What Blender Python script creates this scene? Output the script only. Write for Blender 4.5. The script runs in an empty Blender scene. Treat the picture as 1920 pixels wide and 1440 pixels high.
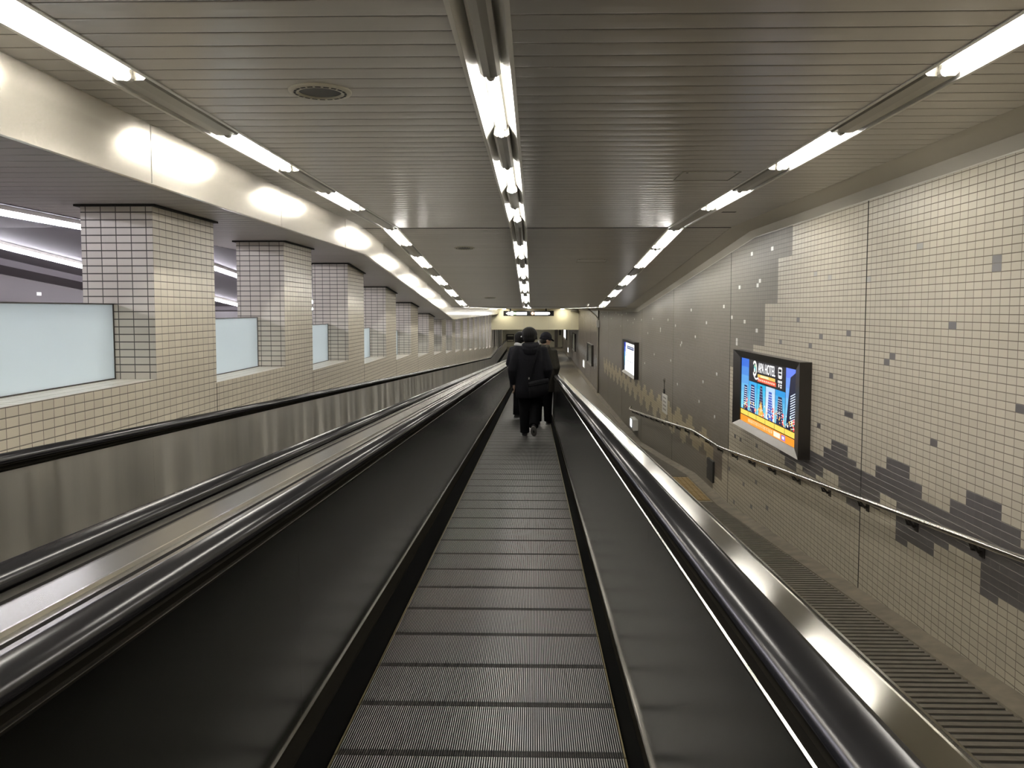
import bpy, math, random
from mathutils import Vector, Matrix
random.seed(7)
sc = bpy.context.scene
C = bpy.data.collections.new('station_corridor'); sc.collection.children.link(C)
PI = math.pi

# ------------------------------------------------------------------ camera, world, exposure
cam_d = bpy.data.cameras.new('camera'); cam = bpy.data.objects.new('camera', cam_d); C.objects.link(cam)
cam.location = (0, 0, 0); cam.rotation_euler = (PI/2 - 0.0662, 0, 0.0257)
cam_d.sensor_width = 36; cam_d.lens = 1573.76/1920*36; cam_d.shift_y = -0.01807
cam_d.clip_start = 0.05; cam_d.clip_end = 300
sc.camera = cam
w = bpy.data.worlds.new('world'); sc.world = w; w.use_nodes = True
w.node_tree.nodes['Background'].inputs[0].default_value = (0.5, 0.5, 0.5, 1)
w.node_tree.nodes['Background'].inputs[1].default_value = 0.02
sc.view_settings.view_transform = 'Standard'; sc.view_settings.look = 'None'
sc.cycles.sample_clamp_indirect = 4.0
sc.view_settings.exposure = 0.75; sc.view_settings.gamma = 1.0; sc.view_settings.use_curve_mapping = False
TUBE = 40.0          # radiance of the corridor's fluorescent tubes
HALL = 34.0          # radiance of the long lamps of the hall on the left
WARM = (1.0, 0.965, 0.90); COOL = (0.93, 0.90, 1.0)

# ------------------------------------------------------------------ measured layout (camera eye = origin)
ZC, Y1, Y2, S2 = 1.0118, 10.482, 22.015, -0.0814        # ceiling height, its two creases, its fall
def cf(y): return 0.0 if y < Y1 else (S2*(y-Y1) if y < Y2 else S2*(Y2-Y1))
CPATH = [(-6.0, 0.0), (Y1, 0.0), (Y2, cf(Y2)), (50.8, cf(Y2))]
XF, XP, XPB, XR = -2.0901, -2.4956, -2.97, 2.721
H0, SB = 1.4035, -0.0461
def bz(y): return -H0 + SB*min(y, 45.5)
BPATH = [(-2.0, bz(-2.0)), (14, bz(14)), (30, bz(30)), (45.5, bz(45.5)), (72.0, bz(45.5))]
FLOOR = [(-6, -1.36), (4.6, -2.17), (11.7, -2.735), (14.0, -2.77), (17.0, -3.03), (21.0, -3.35), (26, -3.43), (35, -3.5), (57, -3.55), (80, -3.55)]
def fz(y):
    for (a, za), (b, zb) in zip(FLOOR, FLOOR[1:]):
        if y <= b: return za + (zb-za)*(y-a)/(b-a)
    return FLOOR[-1][1]

# ------------------------------------------------------------------ helpers
def mesh_link(name, V, F, mats, parent=None, fm=None, smooth=False, uvs=None):
    me = bpy.data.meshes.new(name); me.from_pydata(V, [], F)
    if not isinstance(mats, (list, tuple)): mats = [mats]
    for m in mats: me.materials.append(m)
    if fm: me.polygons.foreach_set('material_index', fm)
    if smooth: me.polygons.foreach_set('use_smooth', [True]*len(F))
    if uvs:
        l = me.uv_layers.new(name='UVMap')
        for i, lp in enumerate(me.loops): l.data[i].uv = uvs[lp.vertex_index]
    me.update()
    o = bpy.data.objects.new(name, me); C.objects.link(o)
    if parent: o.parent = parent
    return o

class MB:
    def __init__(s): s.V = []; s.F = []; s.M = []; s.UV = []
    def quad(s, a, b, c, d, m=0):
        n = len(s.V); s.V += [tuple(a), tuple(b), tuple(c), tuple(d)]; s.F.append((n, n+1, n+2, n+3)); s.M.append(m)
        s.UV += [(0, 0), (1, 0), (1, 1), (0, 1)]
    def box(s, x0, x1, y0, y1, z0, z1, m=0, dz=0.0):
        """box; dz = how much the far end (y1) is lifted"""
        n = len(s.V)
        s.V += [(x0,y0,z0),(x1,y0,z0),(x1,y1,z0+dz),(x0,y1,z0+dz),(x0,y0,z1),(x1,y0,z1),(x1,y1,z1+dz),(x0,y1,z1+dz)]
        s.UV += [(v[0], v[1]) for v in s.V[n:]]
        for f in ((0,3,2,1),(4,5,6,7),(0,1,5,4),(1,2,6,5),(2,3,7,6),(3,0,4,7)):
            s.F.append(tuple(n+i for i in f)); s.M.append(m)
    def tube(s, pts, r, seg=10, m=0, caps=True, ry=None):
        """tube along points; r a number or a list"""
        n0 = len(s.V); P = [Vector(p) for p in pts]
        rr = r if isinstance(r, (list, tuple)) else [r]*len(P)
        prev = None
        for i, p in enumerate(P):
            t = (P[min(i+1, len(P)-1)] - P[max(i-1, 0)]).normalized()
            a = prev - t*prev.dot(t) if prev is not None else (Vector((0,0,1)) - t*t.z if abs(t.z) < .9 else Vector((1,0,0)) - t*t.x)
            a.normalize(); prev = a; b = t.cross(a)
            for k in range(seg):
                q = 2*PI*k/seg
                v = p + (a*math.cos(q) + b*math.sin(q))*rr[i]
                s.V.append(tuple(v)); s.UV.append((k/seg, p.length))
        for i in range(len(P)-1):
            for k in range(seg):
                a = n0+i*seg+k; b = n0+i*seg+(k+1) % seg
                s.F.append((a, b, b+seg, a+seg)); s.M.append(m)
        if caps:
            s.F.append(tuple(n0+k for k in range(seg))[::-1]); s.M.append(m)
            s.F.append(tuple(n0+(len(P)-1)*seg+k for k in range(seg))); s.M.append(m)
    def ball(s, c, r, seg=14, rings=9, m=0, rot=None):
        """ellipsoid; r = (rx, ry, rz)"""
        n0 = len(s.V); R = rot or Matrix.Identity(3); c = Vector(c)
        for i in range(1, rings):
            th = PI*i/rings
            for k in range(seg):
                q = 2*PI*k/seg
                s.V.append(tuple(c + R @ Vector((r[0]*math.sin(th)*math.cos(q), r[1]*math.sin(th)*math.sin(q), r[2]*math.cos(th)))))
                s.UV.append((k/seg, i/rings))
        top = len(s.V); s.V.append(tuple(c + R @ Vector((0,0,r[2])))); s.V.append(tuple(c - R @ Vector((0,0,r[2])))); s.UV += [(0,0),(0,0)]
        for i in range(rings-2):
            for k in range(seg):
                a = n0+i*seg+k; b = n0+i*seg+(k+1) % seg
                s.F.append((a, a+seg, b+seg, b)); s.M.append(m)
        for k in range(seg):
            s.F.append((top, n0+k, n0+(k+1) % seg)); s.M.append(m)
            e = n0+(rings-2)*seg; s.F.append((top+1, e+(k+1) % seg, e+k)); s.M.append(m)
    def loft(s, rings, m=0, caps=True):
        """rings: list of point lists of equal length"""
        n0 = len(s.V); k = len(rings[0])
        for r in rings:
            for p in r: s.V.append(tuple(p)); s.UV.append((0, 0))
        for i in range(len(rings)-1):
            for j in range(k):
                a = n0+i*k+j; b = n0+i*k+(j+1) % k
                s.F.append((a, b, b+k, a+k)); s.M.append(m)
        if caps:
            s.F.append(tuple(n0+j for j in range(k))[::-1]); s.M.append(m)
            s.F.append(tuple(n0+(len(rings)-1)*k+j for j in range(k))); s.M.append(m)
    def build(s, name, mats, parent=None, smooth=False):
        return mesh_link(name, s.V, s.F, mats, parent, s.M, smooth, s.UV)

def sweep(name, prof, path, mats, parent=None, closed=False, pm=None, smooth=False, caps=False):
    """profile [(x, z)] carried along path [(y, z offset)]; UV u runs across, v along"""
    V = []; F = []; UV = []; M = []; n = len(prof); s = [0]
    for a, b in zip(prof, prof[1:]): s.append(s[-1] + math.dist(a, b))
    for y, dz in path:
        for (x, z), u in zip(prof, s): V.append((x, y, z+dz)); UV.append((u, y))
    for i in range(len(path)-1):
        for j in range(n if closed else n-1):
            a = i*n+j; b = i*n+(j+1) % n
            F.append((a, b, b+n, a+n)); M.append(pm[j] if pm else 0)
    if caps and closed:
        F.append(tuple(range(n))[::-1]); M.append(0); F.append(tuple((len(path)-1)*n+j for j in range(n))); M.append(0)
    return mesh_link(name, V, F, mats, parent, M, smooth, UV)

def tag(o, label=None, cat=None, group=None, kind=None):
    if label: o['label'] = label
    if cat: o['category'] = cat
    if group: o['group'] = group
    if kind: o['kind'] = kind
    return o
def struct(o, label=None, cat='structure'):
    o['kind'] = 'structure'
    if label: o['label'] = label; o['category'] = cat
    return o
def thing(name, label, cat, loc=(0,0,0), group=None, rz=0):
    o = bpy.data.objects.new(name, None); C.objects.link(o); o.location = loc; o.rotation_euler = (0,0,rz)
    o.empty_display_size = .1
    return tag(o, label, cat, group)
def copy_tree(o, parent=None):
    c = o.copy(); C.objects.link(c); c.parent = parent
    for ch in [x for x in list(C.objects) if x.parent == o]: copy_tree(ch, c)
    return c
def shift(o, loc):
    """express a mesh built in world coordinates around a new origin"""
    o.data.transform(Matrix.Translation(-Vector(loc))); o.location = loc; return o

# ------------------------------------------------------------------ materials
def mat(name, col, rough=.5, metal=0.0, spec=.5, emit=None, es=0, aniso=0.0, coat=0.0):
    m = bpy.data.materials.new(name); m.use_nodes = True
    b = m.node_tree.nodes['Principled BSDF']
    b.inputs['Base Color'].default_value = (*col, 1); b.inputs['Roughness'].default_value = rough
    b.inputs['Metallic'].default_value = metal; b.inputs['Specular IOR Level'].default_value = spec
    if coat: b.inputs['Coat Weight'].default_value = coat; b.inputs['Coat Roughness'].default_value = .08
    if emit: b.inputs['Emission Color'].default_value = (*emit, 1); b.inputs['Emission Strength'].default_value = es
    if aniso:
        b.inputs['Anisotropic'].default_value = aniso
        t = m.node_tree.nodes.new('ShaderNodeTangent'); t.direction_type = 'UV_MAP'
        m.node_tree.links.new(t.outputs[0], b.inputs['Tangent'])
    return m
def nd(m, kind, **kw):
    n = m.node_tree.nodes.new(kind)
    for k, v in kw.items():
        if k.startswith('i'): n.inputs[int(k[1:])].default_value = v
        else: setattr(n, k, v)
    return n
def math_(m, op, a, b=None):
    n = m.node_tree.nodes.new('ShaderNodeMath'); n.operation = op
    for i, v in enumerate((a, b)):
        if v is None: continue
        if isinstance(v, (int, float)): n.inputs[i].default_value = v
        else: m.node_tree.links.new(v, n.inputs[i])
    return n.outputs[0]
def bump(m, height, strength, dist):
    n = m.node_tree.nodes.new('ShaderNodeBump'); n.inputs['Strength'].default_value = strength; n.inputs['Distance'].default_value = dist
    m.node_tree.links.new(height, n.inputs['Height']); m.node_tree.links.new(n.outputs[0], m.node_tree.nodes['Principled BSDF'].inputs['Normal'])
def noise(m, scale, detail=3, stretch=(1,1,1)):
    tc = nd(m, 'ShaderNodeTexCoord'); mp = nd(m, 'ShaderNodeMapping'); mp.inputs['Scale'].default_value = stretch
    n = nd(m, 'ShaderNodeTexNoise'); n.inputs['Scale'].default_value = scale; n.inputs['Detail'].default_value = detail
    L = m.node_tree.links; L.new(tc.outputs['Object'], mp.inputs[0]); L.new(mp.outputs[0], n.inputs['Vector'])
    return n.outputs[0]
def vary(m, col, amt, scale, stretch=(1,1,1), rough=None, ramt=0):
    """dirt, mottling and painted reflection streaks: multiply the base colour (and roughness) with soft noise"""
    L = m.node_tree.links; b = m.node_tree.nodes['Principled BSDF']; n = noise(m, scale, 4, stretch)
    mr = nd(m, 'ShaderNodeMapRange'); mr.inputs[1].default_value = .3; mr.inputs[2].default_value = .7
    mr.inputs[3].default_value = 1-amt; mr.inputs[4].default_value = 1+amt*.5; L.new(n, mr.inputs[0])
    mx = nd(m, 'ShaderNodeVectorMath', operation='SCALE'); mx.inputs[0].default_value = col; L.new(mr.outputs[0], mx.inputs['Scale'])
    L.new(mx.outputs[0], b.inputs['Base Color'])
    if ramt:
        r2 = nd(m, 'ShaderNodeMapRange'); r2.inputs[1].default_value = .3; r2.inputs[2].default_value = .7
        r2.inputs[3].default_value = rough-ramt; r2.inputs[4].default_value = rough+ramt; L.new(n, r2.inputs[0]); L.new(r2.outputs[0], b.inputs['Roughness'])
def tile(name, col, axes, size=(.0997, .05), org=(4.7838, .8227), grout=(.16,.13,.1), gw=(.0035, .0035), rough=.28, amt=.05, spec=.5):
    """glazed tiles; axes e.g. 'yz' = the two world axes that lie in the surface"""
    m = mat(name, col, rough, 0, spec); L = m.node_tree.links; b = m.node_tree.nodes['Principled BSDF']
    tc = nd(m, 'ShaderNodeTexCoord'); sp = nd(m, 'ShaderNodeSeparateXYZ'); L.new(tc.outputs['Object'], sp.inputs[0])
    u = sp.outputs['xyz'.index(axes[0])]; v = sp.outputs['xyz'.index(axes[1])]
    cu = math_(m, 'DIVIDE', math_(m, 'SUBTRACT', u, org[0]), size[0]); cv = math_(m, 'DIVIDE', math_(m, 'SUBTRACT', v, org[1]), size[1])
    fu = math_(m, 'PINGPONG', cu, .5); fv = math_(m, 'PINGPONG', cv, .5)      # distance to the joint, in tiles
    du = math_(m, 'DIVIDE', fu, gw[0]/size[0]); dv = math_(m, 'DIVIDE', fv, gw[1]/size[1])
    d = math_(m, 'MINIMUM', du, dv)
    mr = nd(m, 'ShaderNodeMapRange'); mr.inputs[1].default_value = .55; mr.inputs[2].default_value = 1.0; L.new(d, mr.inputs[0])
    cb = nd(m, 'ShaderNodeCombineXYZ'); L.new(math_(m, 'FLOOR', cu), cb.inputs[0]); L.new(math_(m, 'FLOOR', cv), cb.inputs[1])
    wn = nd(m, 'ShaderNodeTexWhiteNoise'); L.new(cb.outputs[0], wn.inputs['Vector'])
    m2 = nd(m, 'ShaderNodeMapRange'); m2.inputs[3].default_value = 1-amt; m2.inputs[4].default_value = 1+amt; L.new(wn.outputs[0], m2.inputs[0])
    sc_ = nd(m, 'ShaderNodeVectorMath', operation='SCALE'); sc_.inputs[0].default_value = col; L.new(m2.outputs[0], sc_.inputs['Scale'])
    mx = nd(m, 'ShaderNodeMix', data_type='RGBA'); mx.inputs[6].default_value = (*grout, 1)
    L.new(mr.outputs[0], mx.inputs[0]); L.new(sc_.outputs[0], mx.inputs[7]); L.new(mx.outputs[2], b.inputs['Base Color'])
    rr = nd(m, 'ShaderNodeMapRange'); rr.inputs[3].default_value = .8; rr.inputs[4].default_value = rough; L.new(mr.outputs[0], rr.inputs[0]); L.new(rr.outputs[0], b.inputs['Roughness'])
    bump(m, mr.outputs[0], .5, .002)
    return m

CREAM = (.49, .445, .345)
M = {}
M['plank'] = mat('painted_metal_plank', (.53,.505,.465), .30, .5, .5)
vary(M['plank'], (.53,.505,.465), .06, 1.3, (.25, 3, 1))  # faint streaks across the boards, sheen imitated in the colour
M['gap'] = mat('dark_gap', (.02,.018,.015), .9)
M['fascia'] = mat('cream_enamel_panel', (.80,.75,.64), .21, .75, .6, aniso=.7, coat=.5)
M['cornice'] = mat('cornice_metal', (.52,.49,.42), .45, .1)
M['header'] = mat('header_panel', (.60,.56,.40), .4)
M['tile_wall'] = tile('cream_wall_tile', CREAM, 'yz', rough=.38, spec=.4)
M['tile_grey'] = tile('grey_brown_wall_tile', (.165,.148,.118), 'yz', rough=.45, spec=.3, grout=(.10,.09,.075), gw=(.002,.002), amt=.04)
M['tile_dark'] = tile('charcoal_wall_tile', (.105,.098,.095), 'yz', grout=(.19,.175,.16), gw=(.0012,.0035), amt=.06)
M['tile_tan'] = tile('olive_tan_wall_tile', (.37,.31,.19), 'yz', grout=(.2,.17,.11), gw=(.002,.0025))
M['tile_white'] = tile('white_wall_tile', (.75,.74,.70), 'yz', gw=(.002,.002))
M['tile_pale'] = tile('pale_grey_wall_tile', (.33,.31,.28), 'yz')
M['tile_blue'] = tile('blue_grey_wall_tile', (.36,.37,.36), 'yz', gw=(.002,.002))
M['tile_brown'] = tile('brown_wall_tile', (.15,.125,.10), 'yz', gw=(.002,.002))
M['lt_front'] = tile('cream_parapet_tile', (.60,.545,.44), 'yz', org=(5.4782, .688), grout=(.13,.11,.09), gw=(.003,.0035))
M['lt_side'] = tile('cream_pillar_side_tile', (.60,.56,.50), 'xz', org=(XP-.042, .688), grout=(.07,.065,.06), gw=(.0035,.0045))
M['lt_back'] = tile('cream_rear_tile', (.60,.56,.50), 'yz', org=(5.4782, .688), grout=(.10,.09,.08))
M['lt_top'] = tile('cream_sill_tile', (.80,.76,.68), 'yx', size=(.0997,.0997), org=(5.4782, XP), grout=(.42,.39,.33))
M['steel'] = mat('brushed_steel', (.46,.445,.40), .13, 1.0, aniso=.9)
M['deck'] = mat('worn_median_deck', (.27,.255,.22), .26, 1.0, aniso=.6)
M['steel_trim'] = mat('bright_steel_trim', (.82,.79,.72), .13, 1.0)
M['ledge'] = mat('dark_ledge', (.011,.010,.008), .9, 0, .0)
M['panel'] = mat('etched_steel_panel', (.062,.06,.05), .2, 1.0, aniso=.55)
M['panel_bright'] = mat('steel_panel_painted_sheen', (.78,.74,.65), .29, 1.0, aniso=.9)  # lighter copy of the panel steel, bright reflections put into the colour
vary(M['panel_bright'], (.78,.74,.65), .25, 1.6, (1, 1.6, .2)); bump(M['panel_bright'], noise(M['panel_bright'], 1.0, 1, (1, 2.2, .15)), .8, .09)  # upright colour streaks stand in for reflected bands; bump makes the sheet wavy
M['skirt'] = mat('black_skirt', (.003,.003,.0028), .7, 0, .03)
M['rubber'] = mat('handrail_rubber', (.018,.0175,.0195), .25, .2, .75)
M['black'] = mat('matt_black', (.012,.012,.012), .6)
M['tread'] = mat('tread_aluminium', (.64,.63,.60), .42, .7)
M['groove'] = mat('tread_groove', (.012,.012,.012), .7)
M['tread_dark'] = mat('tread_dark_end', (.05,.04,.033), .55, .2)
M['gold'] = mat('yellow_edge', (.42,.36,.20), .3, .7)
M['lamp_white'] = mat('lamp_enamel', (.82,.80,.74), .35, 0, .5)
M['lamp_grey'] = mat('lamp_cover_plate', (.33,.315,.27), .35, .4)
M['socket'] = mat('lamp_socket', (.42,.40,.36), .5)
M['tube'] = mat('fluorescent_tube', (1,1,1), .3, emit=WARM, es=TUBE)
M['tube_cool'] = mat('hall_tube', (1,1,1), .3, emit=COOL, es=HALL)
M['floor'] = mat('worn_vinyl_floor', (.175,.15,.105), .32); vary(M['floor'], (.175,.15,.105), .05, 1.5, (1,.3,1), .36, .01)
M['rib'] = mat('ramp_rib', (.13,.115,.09), .7); vary(M['rib'], (.13,.115,.09), .2, 12)
M['rib_gap'] = mat('ramp_groove', (.02,.017,.014), .9)
M['kerb'] = mat('kerb_concrete', (.17,.145,.105), .7); vary(M['kerb'], (.17,.145,.105), .3, 7)
M['yellow'] = mat('tactile_yellow', (.27,.18,.06), .55); vary(M['yellow'], (.27,.18,.06), .25, 25)
M['pit'] = mat('machine_pit', (.03,.03,.03), .9)
M['hall_ceiling'] = mat('hall_ceiling', (.085,.075,.082), .6)
M['hall_wall'] = mat('hall_dark_wall', (.035,.024,.024), .5)
M['hall_floor'] = mat('hall_floor', (.32,.30,.28), .4)
M['frame'] = mat('dark_anodised_frame', (.06,.055,.05), .3, .8)
M['frame_steel'] = mat('steel_frame_lip', (.50,.49,.46), .3, 1.0)
M['grey_metal'] = mat('grey_metal', (.30,.28,.24), .35, .6)
M['white_plastic'] = mat('white_plastic', (.70,.69,.64), .4)
M['vent_dark'] = mat('vent_grille', (.10,.098,.09), .6)
M['ring'] = mat('vent_ring', (.46,.43,.34), .5)
def glass_mat():
    m = bpy.data.materials.new('frosted_glass'); m.use_nodes = True; n = m.node_tree; n.nodes.clear()
    o = n.nodes.new('ShaderNodeOutputMaterial'); d = n.nodes.new('ShaderNodeBsdfDiffuse'); t = n.nodes.new('ShaderNodeBsdfTranslucent'); g = n.nodes.new('ShaderNodeBsdfGlossy')
    d.inputs[0].default_value = (.78,.86,.88,1); t.inputs[0].default_value = (.88,.96,.98,1); g.inputs[1].default_value = .12
    m1 = n.nodes.new('ShaderNodeMixShader'); m1.inputs[0].default_value = .5; m2 = n.nodes.new('ShaderNodeMixShader'); m2.inputs[0].default_value = .05
    n.links.new(d.outputs[0], m1.inputs[1]); n.links.new(t.outputs[0], m1.inputs[2]); n.links.new(m1.outputs[0], m2.inputs[1]); n.links.new(g.outputs[0], m2.inputs[2]); n.links.new(m2.outputs[0], o.inputs[0])
    return m
M['frosted'] = glass_mat()
def lit(name, col, s): return mat(name, tuple(c*.05 for c in col), .3, emit=col, es=s)

# ================================================================== SETTING: ceiling
PITCH = .156; P0 = 2.962
def plank_path(y0, y1):
    """the ceiling boards run across; this is their section along the corridor"""
    pts = []; g = .004; k = math.floor((y0-P0)/PITCH)
    y = P0 + k*PITCH
    while y < y1+PITCH:
        for dy, dz in ((-g, .0012), (-g*.999, .012), (g*.999, .012), (g, .0012), (.014, 0), (PITCH*.5, -.0009), (PITCH-.014, 0)):
            yy = y+dy
            if y0 < yy < y1: pts.append((yy, cf(yy)+dz))
        y += PITCH
    return [(y0, cf(y0))] + pts + [(y1, cf(y1))]
YT = [(-6.0, Y1), (Y1, Y2), (Y2, 50.8)]
LT = (-1.885, -1.675); CT = (-.293, -.085); RT = (1.656, 1.866); XE = 2.4233     # the three lamp troughs
V = []; F = []; Mi = []
pp = plank_path(-6.0, 50.8)
for x0, x1 in ((XF, LT[0]), (LT[1], CT[0]), (CT[1], RT[0]), (RT[1], XE)):
    n = len(V)
    for y, dz in pp: V += [(x0, y, ZC+dz), (x1, y, ZC+dz)]
    for i in range(len(pp)-1):
        F.append((n+2*i, n+2*i+1, n+2*i+3, n+2*i+2)); Mi.append(1 if pp[i][1]-cf(pp[i][0]) > .005 and pp[i+1][1]-cf(pp[i+1][0]) > .005 else 0)
ceil = mesh_link('ceiling', V, F, [M['plank'], M['gap']], None, Mi)
struct(ceil, 'grey beige metal plank ceiling with narrow dark joints', 'ceiling')
mb = MB()                                                           # seam strips at the two creases
for y in (Y1, Y2): mb.box(LT[1], CT[0], y-.018, y+.018, ZC+cf(y)-.004, ZC+cf(y)+.01); mb.box(CT[1], RT[0], y-.018, y+.018, ZC+cf(y)-.004, ZC+cf(y)+.01); mb.box(RT[1], XE, y-.018, y+.018, ZC+cf(y)-.004, ZC+cf(y)+.01); mb.box(XF, LT[0], y-.018, y+.018, ZC+cf(y)-.004, ZC+cf(y)+.01)
struct(mb.build('trim_1', M['gap']))
# cornice along the right wall
struct(sweep('trim_2', [(XE, ZC+.03), (XE+.004, ZC+.001), (2.66, .965), (XR-.004, .8946), (XR-.004, .885), (XR+.02, .885)], CPATH, [M['cornice']]), 'two-faced grey metal cornice between plank ceiling and tiled right wall', 'cornice')
# fascia and soffit on the left
FZ = .688
def seam_profile(): return [(XF, ZC+.02), (XF, FZ), (XF-.012, FZ-.004), (XF-.03, FZ)]
fas = sweep('trim_3', seam_profile(), CPATH, [M['fascia']])
struct(fas, 'glossy cream fascia band dropping below the ceiling on the left', 'fascia')
mb = MB()
for y in [4.6-2.37*2, 4.6-2.37, 4.6, 6.97, 9.34] + [Y1+1.2+2.37*k for k in range(4)]:
    mb.box(XF-.002, XF+.0015, y-.004, y+.004, FZ+cf(y)+.004, ZC+cf(y)-.002)
struct(mb.build('trim_4', M['cornice']))
XSB = -3.42                                                         # rear edge of the soffit
V = []; F = []; Mi = []
pp = plank_path(-6.0, 50.8)
for y, dz in pp: V += [(XF-.03, y, FZ+dz), (XSB, y, FZ+dz)]
for i in range(len(pp)-1): F.append((2*i, 2*i+1, 2*i+3, 2*i+2)); Mi.append(1 if pp[i][1]-cf(pp[i][0]) > .005 and pp[i+1][1]-cf(pp[i+1][0]) > .005 else 0)
M['soffit'] = mat('soffit_plank', (.36,.34,.32), .45, .15)
struct(mesh_link('ceiling_left', V, F, [M['soffit'], M['gap']], None, Mi))
struct(sweep('trim_5', [(XSB, FZ-.002), (XSB-.03, FZ-.002), (XSB-.03, ZC+.06)], CPATH, [M['hall_ceiling']]))

# low header across the far end and the passage behind it
YH, ZH = 50.8, -1.2
mb = MB(); mb.box(XP-.5, XR+.4, YH, YH+.3, ZH, .6)
for x in (-.58, .93, 2.3): mb.box(x-.008, x+.008, YH-.004, YH, ZH, .2, 1)
hd = mb.build('trim_6', [M['header'], M['cornice']]); struct(hd, 'cream header wall closing the passage above head height', 'header')
mb = MB(); mb.box(XP-.5, XR+.4, YH+.3, 80.3, ZH, ZH+.1); struct(mb.build('ceiling_rear', M['plank']))
mb = MB(); mb.box(-10, 4, 80, 80.3, -4, .6); struct(mb.build('wall_rear', M['header']))

# ================================================================== SETTING: right wall with its tile picture
DARK = {(2,10),(2,11),(7,18),(16,23),(17,24),(9,34),(-1,27),(-2,27),(39,18),(32,21),(25,20),(45,23),(35,23),(29,28),(36,32),(25,34),(24,34),(32,38),(65,50),(62,50),(54,49),(68,60),(60,61),(54,58),(65,68),(56,65),(49,62)}
PALE = {(12,7),(34,9),(30,10),(49,18),(21,11)}
WHITE = {(49,2),(58,2),(54,9),(55,10),(64,10),(68,18),(61,19),(55,21),(65,24),(65,25),(98,16),(73,15),(85,20),(114,22),(123,20),(145,20),(165,21),(180,21),(133,24),(133,25),(153,27),(94,25),(107,28),(108,29),(119,36),(77,35),(87,39),(111,44),(78,48),(90,46),(200,18),(212,19),(223,19),(231,18),(263,18),(248,22),(196,22),(183,23),(216,26),(142,36),(158,42),(290,19),(276,21)}
rr = random.Random(3)
for k in range(310, 720, 9): WHITE.add((k+rr.randrange(6), 20+rr.randrange(12)))
TOPS = {}; BOTS = {}
for k in range(-60, 62):
    ph = (k-1) % 12                     # the stepped outline repeats every twelve tiles
    off = 0 if k < 23 else 1
    TOPS[k] = (39, 39, 39, 39, 41, 41, 43, 43, 43, 43, 41, 41)[ph] + off
    BOTS[k] = (50, 50, 46, 46, 46, 46, 47, 47, 49, 49, 49, 49)[ph] if k < 15 else 48
for k in range(15, 18): BOTS[k] = 45
for k in range(18, 22): BOTS[k] = 48
for k in range(22, 25): BOTS[k] = 50
for k in (25, 26): BOTS[k] = 48
for k in range(27, 31): BOTS[k] = 46
for k in (31, 32): BOTS[k] = 48
for k in range(33, 37): BOTS[k] = 49
for k in range(37, 62): BOTS[k] = (48, 48, 50, 50, 50, 50, 48, 48, 46, 46, 46, 46)[(k-37) % 12]
def tile_kind(k, r):
    if r < 1: return 1 if k >= 42 else 0
    if k > 302:                                             # beyond the conduit
        if (k, r) in WHITE: return 4
        ph = k % 16
        if k < 540 and (56 if ph < 6 else 60 if ph < 11 else 58) <= r < (63 if ph < 4 else 69 if ph < 9 else 65): return 5
        return 7
    cream = k < (42 if r < 5 else 47 if r < 15 else 52 if r < 25 else 57 if r < 32 else 69 if r < 56 else 73 if r < 66 else 79)
    if cream:
        if (k, r) in DARK: return 2
        if (k, r) in PALE: return 6
        if k in TOPS and k < 49 and TOPS[k] <= r < BOTS[k]+(1 if k < 15 else 0): return 2
        return 0
    if (k, r) in WHITE: return 4
    if 73 <= k < 79 and 57 <= r < 66: return 7
    if 79 <= k <= 278:
        ph = (k-96) % 12
        top = (53, 53, 53, 53, 55, 55, 57, 57, 57, 57, 55, 55)[ph]
        bot = (61, 61, 59, 59, 61, 61, 64, 64, 65, 65, 64, 64)[ph]
        if k < 96: top += 1; bot = min(bot, 63)
        if top <= r < bot: return 3
    return 1
V = []; F = []; Mi = []
K0, R0, TW, TH = 4.7838, .8227, .0997, .05
for r in range(-2, 92):
    za = R0 - TH*r; zb = za - TH; k = -108; start = None
    kend = 755; cur = None
    def flush(k0, k1, m):
        n = len(V); ya = K0+TW*k0; yb = K0+TW*k1
        V.extend([(XR, ya, za), (XR, ya, zb), (XR, yb, zb), (XR, yb, za)]); F.append((n, n+1, n+2, n+3)); Mi.append(m)
    for k in range(-108, kend+1):
        y = K0+TW*(k+.5)
        ok = k < kend and zb > fz(y)-.35 and za < .8946+cf(y)+.12
        m = tile_kind(k, r) if ok else None
        if m != cur:
            if cur is not None: flush(start, k, cur)
            cur = m; start = k
wr = mesh_link('wall_right', V, F, [M['tile_wall'], M['tile_grey'], M['tile_dark'], M['tile_tan'], M['tile_white'], M['tile_blue'], M['tile_pale'], M['tile_brown']], None, Mi)
struct(wr, 'long tiled wall, cream near and grey brown further, with stepped dark and tan bands', 'wall')
mb = MB()                                                           # open movement joints of the tiling
for k in range(-2, 15):
    y = 6.9662 + 4.7275*k; mb.box(XR-.002, XR+.01, y-.006, y+.006, fz(y)+.02, .8946+cf(y)-.01)
struct(mb.build('trim_7', M['gap']))
mb = MB(); mb.box(XR+.02, XR+.3, -6, 80, -4.4, 1.3); struct(mb.build('wall_right_core', M['gap']))

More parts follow.
